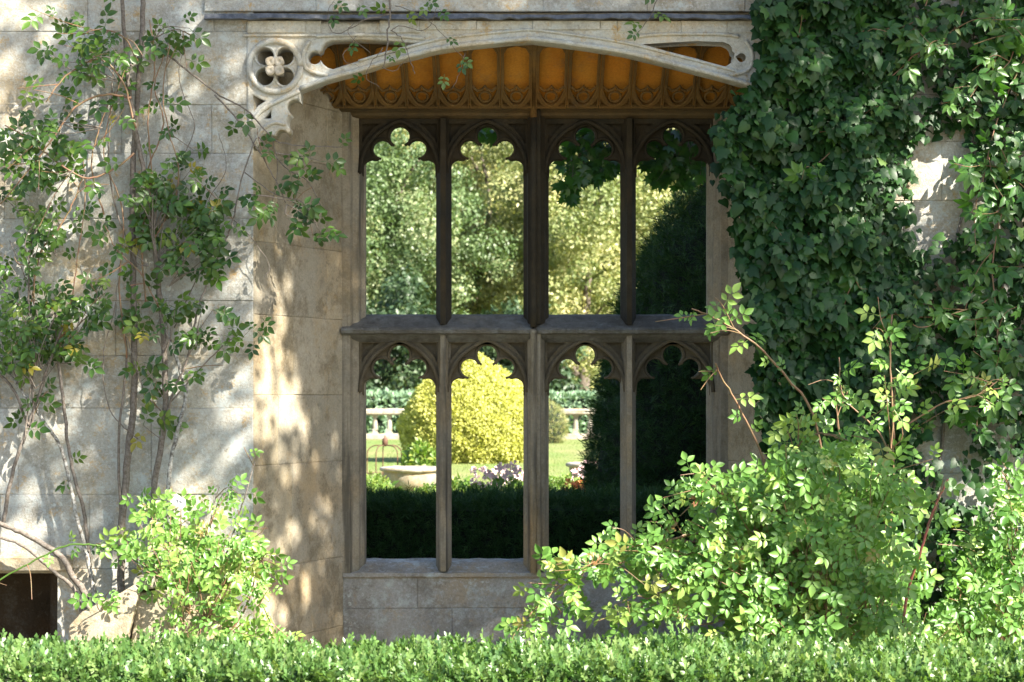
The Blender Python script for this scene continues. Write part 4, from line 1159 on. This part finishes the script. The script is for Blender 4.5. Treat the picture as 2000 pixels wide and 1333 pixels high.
# thin spots where the wall shows through
thin = np.exp(-(((px-1830)/85)**2+((py-365)/105)**4))*.97 + np.exp(-(((px-1850)/50)**2+((py-860)/60)**2))*.8 + np.exp(-(((px-1985)/50)**2+((py-960)/80)**2))*.9 + np.exp(-(((px-1770)/60)**2+((py-80)/60)**2))*.6 + .35*np.clip(nz-1.4, 0, 1) + .45*(px > 1780)
keep &= RNG.random(n) > thin
keep &= ~((px > 1780) & (RNG.random(n) < .35))
px, py, nz = px[keep], py[keep], nz[keep]; n = len(px)
thick = .16 + .06*nz + .08*(px < 1720)
Y = -.03 - np.abs(thick)*RNG.random(n)**.6 - .02*RNG.random(n)
pos = PP(px, py, Y)
inside = (px < 1590)                                   # hangs off the corner into the bay
pos[:,1] = np.where(inside & (RNG.random(n) < .35), pos[:,1] + .35*RNG.random(n), pos[:,1])
big = .04+.065*RNG.random(n)**1.7*np.where(px > 1700, .8, 1.0)
nn = nrm(np.tile([.12,-1,.42], (n,1))+RNG.normal(0,.38,(n,3)))
dd = np.tile([0,-.25,-1.], (n,1))+RNG.normal(0,.45,(n,3)); tt = np.clip(RNG.beta(2,2.4,n), 0, 1)
old = RNG.random(n) < .55
_h = [(0,0,0), (-.24,-.10,0), (-.44,.08,-.05), (-.40,.36,-.04), (-.22,.70,-.03), (0,1.0,-.12), (.22,.70,-.03), (.40,.36,-.04), (.44,.08,-.05), (.24,-.10,0), (0,.34,.07)]
T_HEART = (np.array(_h), [(10, i+1, i) for i in range(9)]+[(10, 0, 9)])
for tm, sel, ni, ms in ((T_IVY, old, 170, "foliage"), (T_HEART, ~old, 130, "foliage")):
    leaves(ivy, tm, pos[sel], nn[sel], dd[sel], big[sel], tt[sel], M_IVY, ni, "leaf", ms, pick=-pos[sel][:,1]*2+big[sel]*4)
random.seed(9)
for pxs in ([(1560,1290),(1600,1000),(1640,760),(1660,560),(1650,470),(1625,400),(1640,250),(1700,60),(1720,-40)], [(1800,1290),(1790,1100),(1840,900),(1850,700),(1860,520),(1900,300),(1910,-40)], [(1700,1290),(1690,900),(1620,640),(1560,480),(1530,250),(1560,-40)], [(1695,10),(1700,100),(1710,180),(1700,240)]):
    tube_part(ivy, [P(x+random.gauss(0,4), y, -.04) for x, y in pxs], .014, .007, M_BARK, "stem", 6, 6, .003)

# ---- creeper sprays lying over the ivy
crr = P(1900, 1290, -.3)
creeper = empty("creeper", crr, "lighter green creeper with five-fingered leaves trailing over the ivy", "creeper")
canesD = [
 ([(1900,-40),(1860,60),(1800,100),(1740,150),(1700,170)], .006, .003, CN, .9, -.3, -.36),
 ([(1960,-40),(1950,100),(1910,170),(1880,215)], .006, .003, CN, 1, -.3, -.4),
 ([(2020,80),(1980,160),(1940,250),(1920,350),(1900,420)], .006, .003, CN, 1, -.3, -.4),
 ([(2020,250),(1980,330),(1955,420),(1940,520),(1945,600),(1950,700)], .006, .004, CN, 1, -.3, -.4),
 ([(1700,220),(1660,260),(1600,320),(1540,360)], .005, .003, CN, .7, -.28, -.36),
 ([(1720,270),(1690,330),(1640,380),(1600,420)], .005, .003, CN, .7, -.28, -.36),
 ([(1700,60),(1620,100),(1560,110),(1520,90)], .005, .003, CN, .55, -.26, -.32),
 ([(1960,560),(1920,590),(1850,620),(1800,640),(1745,610)], .005, .003, CN, 1, -.32, -.5),
 ([(1980,760),(1930,740),(1900,780),(1850,800),(1780,840)], .005, .003, CN, .8, -.3, -.4),
 ([(1930,620),(1925,700),(1915,780),(1905,860)], .005, .003, CN, 1, -.3, -.45),
 ([(1560,330),(1510,420),(1490,480),(1470,540)], .004, .002, CN, .5, -.25, -.25),
 ([(2020,0),(1990,60),(1970,120),(1930,160)], .005, .003, CN, 1, -.3, -.45),
 ([(1820,-30),(1790,40),(1730,60),(1680,70)], .005, .003, CN, .8, -.3, -.36),
 ([(1700,330),(1690,420),(1670,480),(1665,560)], .005, .003, CN, .6, -.27, -.3),
]
canesD = [(a, b, c, d, e, f*.55, g_*.55) for a, b, c, d, e, f, g_ in canesD]
lv = grow(creeper, canesD, CN, .075, .15, twigs=2.5, twig_len=.2)
emit(creeper, lv, T_CREEP, M_CREEP, .1, .95)

# ---- creeper hanging outside the window
crw = P(1300, 200, 1.5); crw.z = 0
hang = empty("hanging_creeper", crw, "dark lobed creeper leaves hanging outside the two right upper lights", "creeper")
lv = []; tw = MB()
for c in ((1140,265,40,25,40,(1300,200)), (1150,310,60,40,80,(1300,200)), (1115,365,28,32,30,(1150,300)), (1300,290,70,40,110,(1350,200)), (1320,330,55,35,70,(1350,230)), (1270,270,40,25,40,(1330,200)), (950,262,16,14,14,(1000,180)), (1360,290,40,50,50,(1390,200)), (1175,330,30,24,24,(1220,230))):
    lv += blob(tw, *c[:4], int(c[4]*1.3), .085, 1.40, 1.75, droop=-.9, origin=c[5])
tw.build("twigs", M_BARK, hang)["kind"] = "stuff"
emit(hang, lv, T_MAPLE, M_CREEP, 0, .6)

# ---- bare vine over the carved arch
vn = P(755, -30, -.12)
vine = empty("hanging_vine", vn, "bare brown vine twigs with a few leaves hanging over the carved arch", "vine")
random.seed(77)
lv = []; tw = MB()
for pxs, r0 in (([(752,-40),(756,20),(762,60),(752,100),(742,130)], .008), ([(762,60),(785,85),(800,120),(812,150)], .004), ([(758,30),(700,45),(690,70),(720,100)], .004), ([(700,45),(650,60),(640,20),(660,-20)], .003), ([(770,10),(830,30),(870,70),(905,110)], .003), ([(752,100),(720,120),(715,150),(735,170)], .003),
               ([(905,110),(900,140),(885,175)], .0025), ([(760,60),(790,50),(830,60),(850,20),(845,-20)], .0035), ([(742,130),(770,140),(790,120),(830,115)], .0025), ([(690,70),(670,110),(700,130)], .0025), ([(1300,-30),(1270,30),(1245,70)], .004)):
    pts = [P(x+random.gauss(0,3), y+random.gauss(0,3), -.12+random.gauss(0,.02)) for x, y in pxs]
    tube_part(vine, pts, r0, r0*.5, M_BARK, "stem", 5, 6, .003)
    lv += cane_leaves(pts, .10, .12, prob=.42 if pxs[0][0] != 1300 else .9)
for x, y in ((842,8),(858,18),(830,0),(700,8),(655,25),(900,112),(897,118),(868,145),(1250,60)):
    lv.append((P(x, y, -.15), Vector((random.gauss(0,.3),-1,.3)), Vector((random.gauss(0,.6),-.2,-.6)), .11))
emit(vine, lv, T_ROSE, M_ROSE, .1, .95)

# ---- big sunlit rambling rose at the lower right
rr_ = P(1560, 1300, -.9)
ramb = empty("rambling_rose", rr_, "big sunlit rambling rose bush with arching canes right of the window", "rose bush")
canesE = [
 ([(1570,1300),(1540,1100),(1500,920),(1440,790),(1405,730),(1395,705)], .009, .004, CN, .35, -.8, -1.2),
 ([(1600,1300),(1620,1050),(1590,830),(1540,740),(1470,670),(1400,625),(1350,605)], .010, .004, CN, .35, -.8, -1.25),
 ([(1700,1300),(1740,1050),(1742,850),(1738,720),(1742,615)], .009, .005, CN, .5, -.7, -.8),
 ([(1720,1300),(1730,1000),(1725,860),(1650,780),(1640,700)], .008, .004, CN, .4, -.7, -.7),
 ([(1760,1300),(1772,1170),(1805,1060),(1825,990),(1852,935)], .010, .006, M_REDC, .25, -1.3, -1.3),
 ([(1560,1300),(1480,1090),(1400,1040),(1300,1058),(1200,1075),(1120,1130),(1060,1180),(1020,1225)], .010, .003, CN, 1.0, -.9, -1.3),
 ([(1560,1300),(1450,1150),(1350,1140),(1250,1180),(1160,1215)], .009, .003, CN, 1.0, -.9, -1.2),
 ([(1500,1060),(1440,1000),(1390,950),(1375,930)], .006, .003, CN, 1.0, -1.0, -1.2),
 ([(1620,1050),(1560,920),(1560,870),(1600,850),(1650,860)], .008, .005, CN, .8, -.9, -1.1),
 ([(1640,1100),(1700,950),(1740,930),(1780,960)], .007, .004, CN, .9, -.9, -1.0),
 ([(1760,840),(1840,790),(1900,770),(1960,740)], .006, .003, CN, .5, -.6, -.6),
]
lv = grow(ramb, canesE, CN, .06, .145, twigs=4, twig_len=.25)
tw = MB()
for c in ((1560,960,120,90,230,(1570,1120)), (1500,1060,130,80,260,(1560,1200)), (1640,1050,110,120,320,(1620,1230)), (1715,1130,90,100,190,(1690,1270)), (1600,1180,170,80,330,(1600,1290)), (1440,1120,100,55,120,(1540,1230)), (1330,1085,80,34,70,(1480,1120)),
          (1250,1070,70,30,60,(1380,1060)), (1460,1195,80,45,60,(1540,1270)), (1290,1190,60,22,14,(1450,1200)), (1790,1230,80,50,90,(1740,1290)), (1630,900,60,36,46,(1620,1000)), (1440,950,60,40,60,(1500,1050)), (1690,950,60,60,70,(1680,1070)), (1200,1090,40,20,26,(1260,1080)), (1100,1165,40,26,22,(1140,1120)), (1050,1215,40,14,16,(1080,1180)), (1640,760,30,40,10,(1640,850)), (1740,760,24,80,16,(1740,880)), (1560,1240,160,30,120,(1580,1300))):
    lv += blob(tw, *c[:4], int(c[4]*.80), .145, -1.45, -.45, droop=-.3, origin=c[5])
tw.build("twigs", M_CANE, ramb)["kind"] = "stuff"
emit(ramb, lv, T_ROSE, M_BUSH, .1, .93)

rf_ = P(1960, 1300, -.5)
ros2 = empty("shrub_rose", rf_, "green shrub rose in the lower right corner beneath the ivy", "rose bush")
lv = grow(ros2, [([(1960,1300),(1950,1180),(1930,1110),(1910,1060)], .009, .004, CN, 1, -.5, -.6), ([(1980,1300),(1990,1100),(1980,1000),(1960,900)], .009, .004, CN, 1, -.5, -.6), ([(1950,1300),(1900,1190),(1870,1140)], .008, .004, CN, 1, -.5, -.7)], CN, .05, .13)
tw = MB()
for c in ((1960,1130,80,90,150,(1960,1260)), (1900,1200,80,60,120,(1940,1280)), (1985,1010,40,60,40,(1985,1120)), (1900,1110,40,40,26,(1930,1180))):
    lv += blob(tw, *c[:4], int(c[4]*.8), .16, -.9, -.25, origin=c[5])
tw.build("twigs", M_CANE, ros2)["kind"] = "stuff"
emit(ros2, lv, T_ROSE, M_BUSH, .0, .85)

# ---- clipped box hedge across the foreground
hedge("box_hedge", "clipped sunlit box hedge across the foreground", -3.4, 3.4, -3.45, -2.55, GF, .27, M_BOX, M_BOXCORE, T_BOX, 22000, .075, 300, wob=.022, fuzz=.022)

# ================================================================== SHADE TREE (unseen, towards the sun; crown shaped to cast chosen shade on the wall)
random.seed(31)
st = Vector((7.6, -6.0, GF))
shade = empty("unseen_dapple_tree", st, "unseen leafy tree outside the picture, its crown shaped to dapple the wall with shade", "tree")
lit = [  # (px, py, rx, ry, how open): gaps left in the crown to throw sun patches on the wall
 (470,520,42,520,.8), (90,520,130,120,.85), (40,270,230,150,.85), (540,190,70,130,.75), (420,980,130,160,.75), (120,880,110,70,.6),
 (720,470,40,110,.75), (760,640,46,170,.8), (850,780,50,120,.7), (690,760,40,120,.6),
 (1815,380,260,240,1.0), (620,520,70,260,.85), (650,800,70,200,.85), (1960,140,70,200,.6), (1930,620,90,120,.55), (1700,800,140,120,.5), (1850,1000,150,140,.6), (1650,1000,150,110,.7), (1200,60,120,40,.4)]
n = 4200
px = RNG.uniform(-380, 2500, n); py = RNG.uniform(-420, 1120, n)
op = np.zeros(n)
for (x, y, rx, ry, k) in lit:
    op = np.maximum(op, k*np.clip(1.6-1.1*np.sqrt(((px-x)/rx)**2+((py-y)/ry)**2), 0, 1))
base_d = .30 - .06*(px < 480) + .14*((px > 600) & (px < 1750))
keep = (RNG.random(n) < base_d*(1-op)) & ~((px > 900) & (py > 930)) & ~((px < 620) & (py > 1040))
px, py = px[keep], py[keep]; n_cl = len(px)
s = RNG.uniform(8.6, 13.0, n_cl)
C = PP(px, py, np.zeros(n_cl)) + np.array(TO_SUN)[None,:]*s[:,None]
per = 14
k = np.repeat(np.arange(n_cl), per); n = len(k)
pos = C[k] + RNG.normal(0, .12, (n,3))
leaves(shade, T_DIA, pos, nrm(rnd(n)*.8+np.array(TO_SUN)), rnd(n)+np.array([0,0,-.4]), .135*RNG.uniform(.6,1.4,n), RNG.beta(2,2,n), M_TREE['green'], 0, "leaf", "crown")
tube_part(shade, [st, st+Vector((.1,0,2)), st+Vector((.0,.1,4.5)), st+Vector((.1,0,7)), st+Vector((0,0,10))], .32, .08, M_TRUNK, "trunk", 10)
for i in RNG.choice(n_cl, 26, replace=False):
    c = Vector(C[i]); h = min(max(c.z-2.2, 3.2), 9)
    a = st+Vector((0,0,h-GF*0))
    tube_part(shade, [a, a.lerp(c, .5)+Vector((0,0,.3)), c], .06, .015, M_TRUNK, "limb", 6)
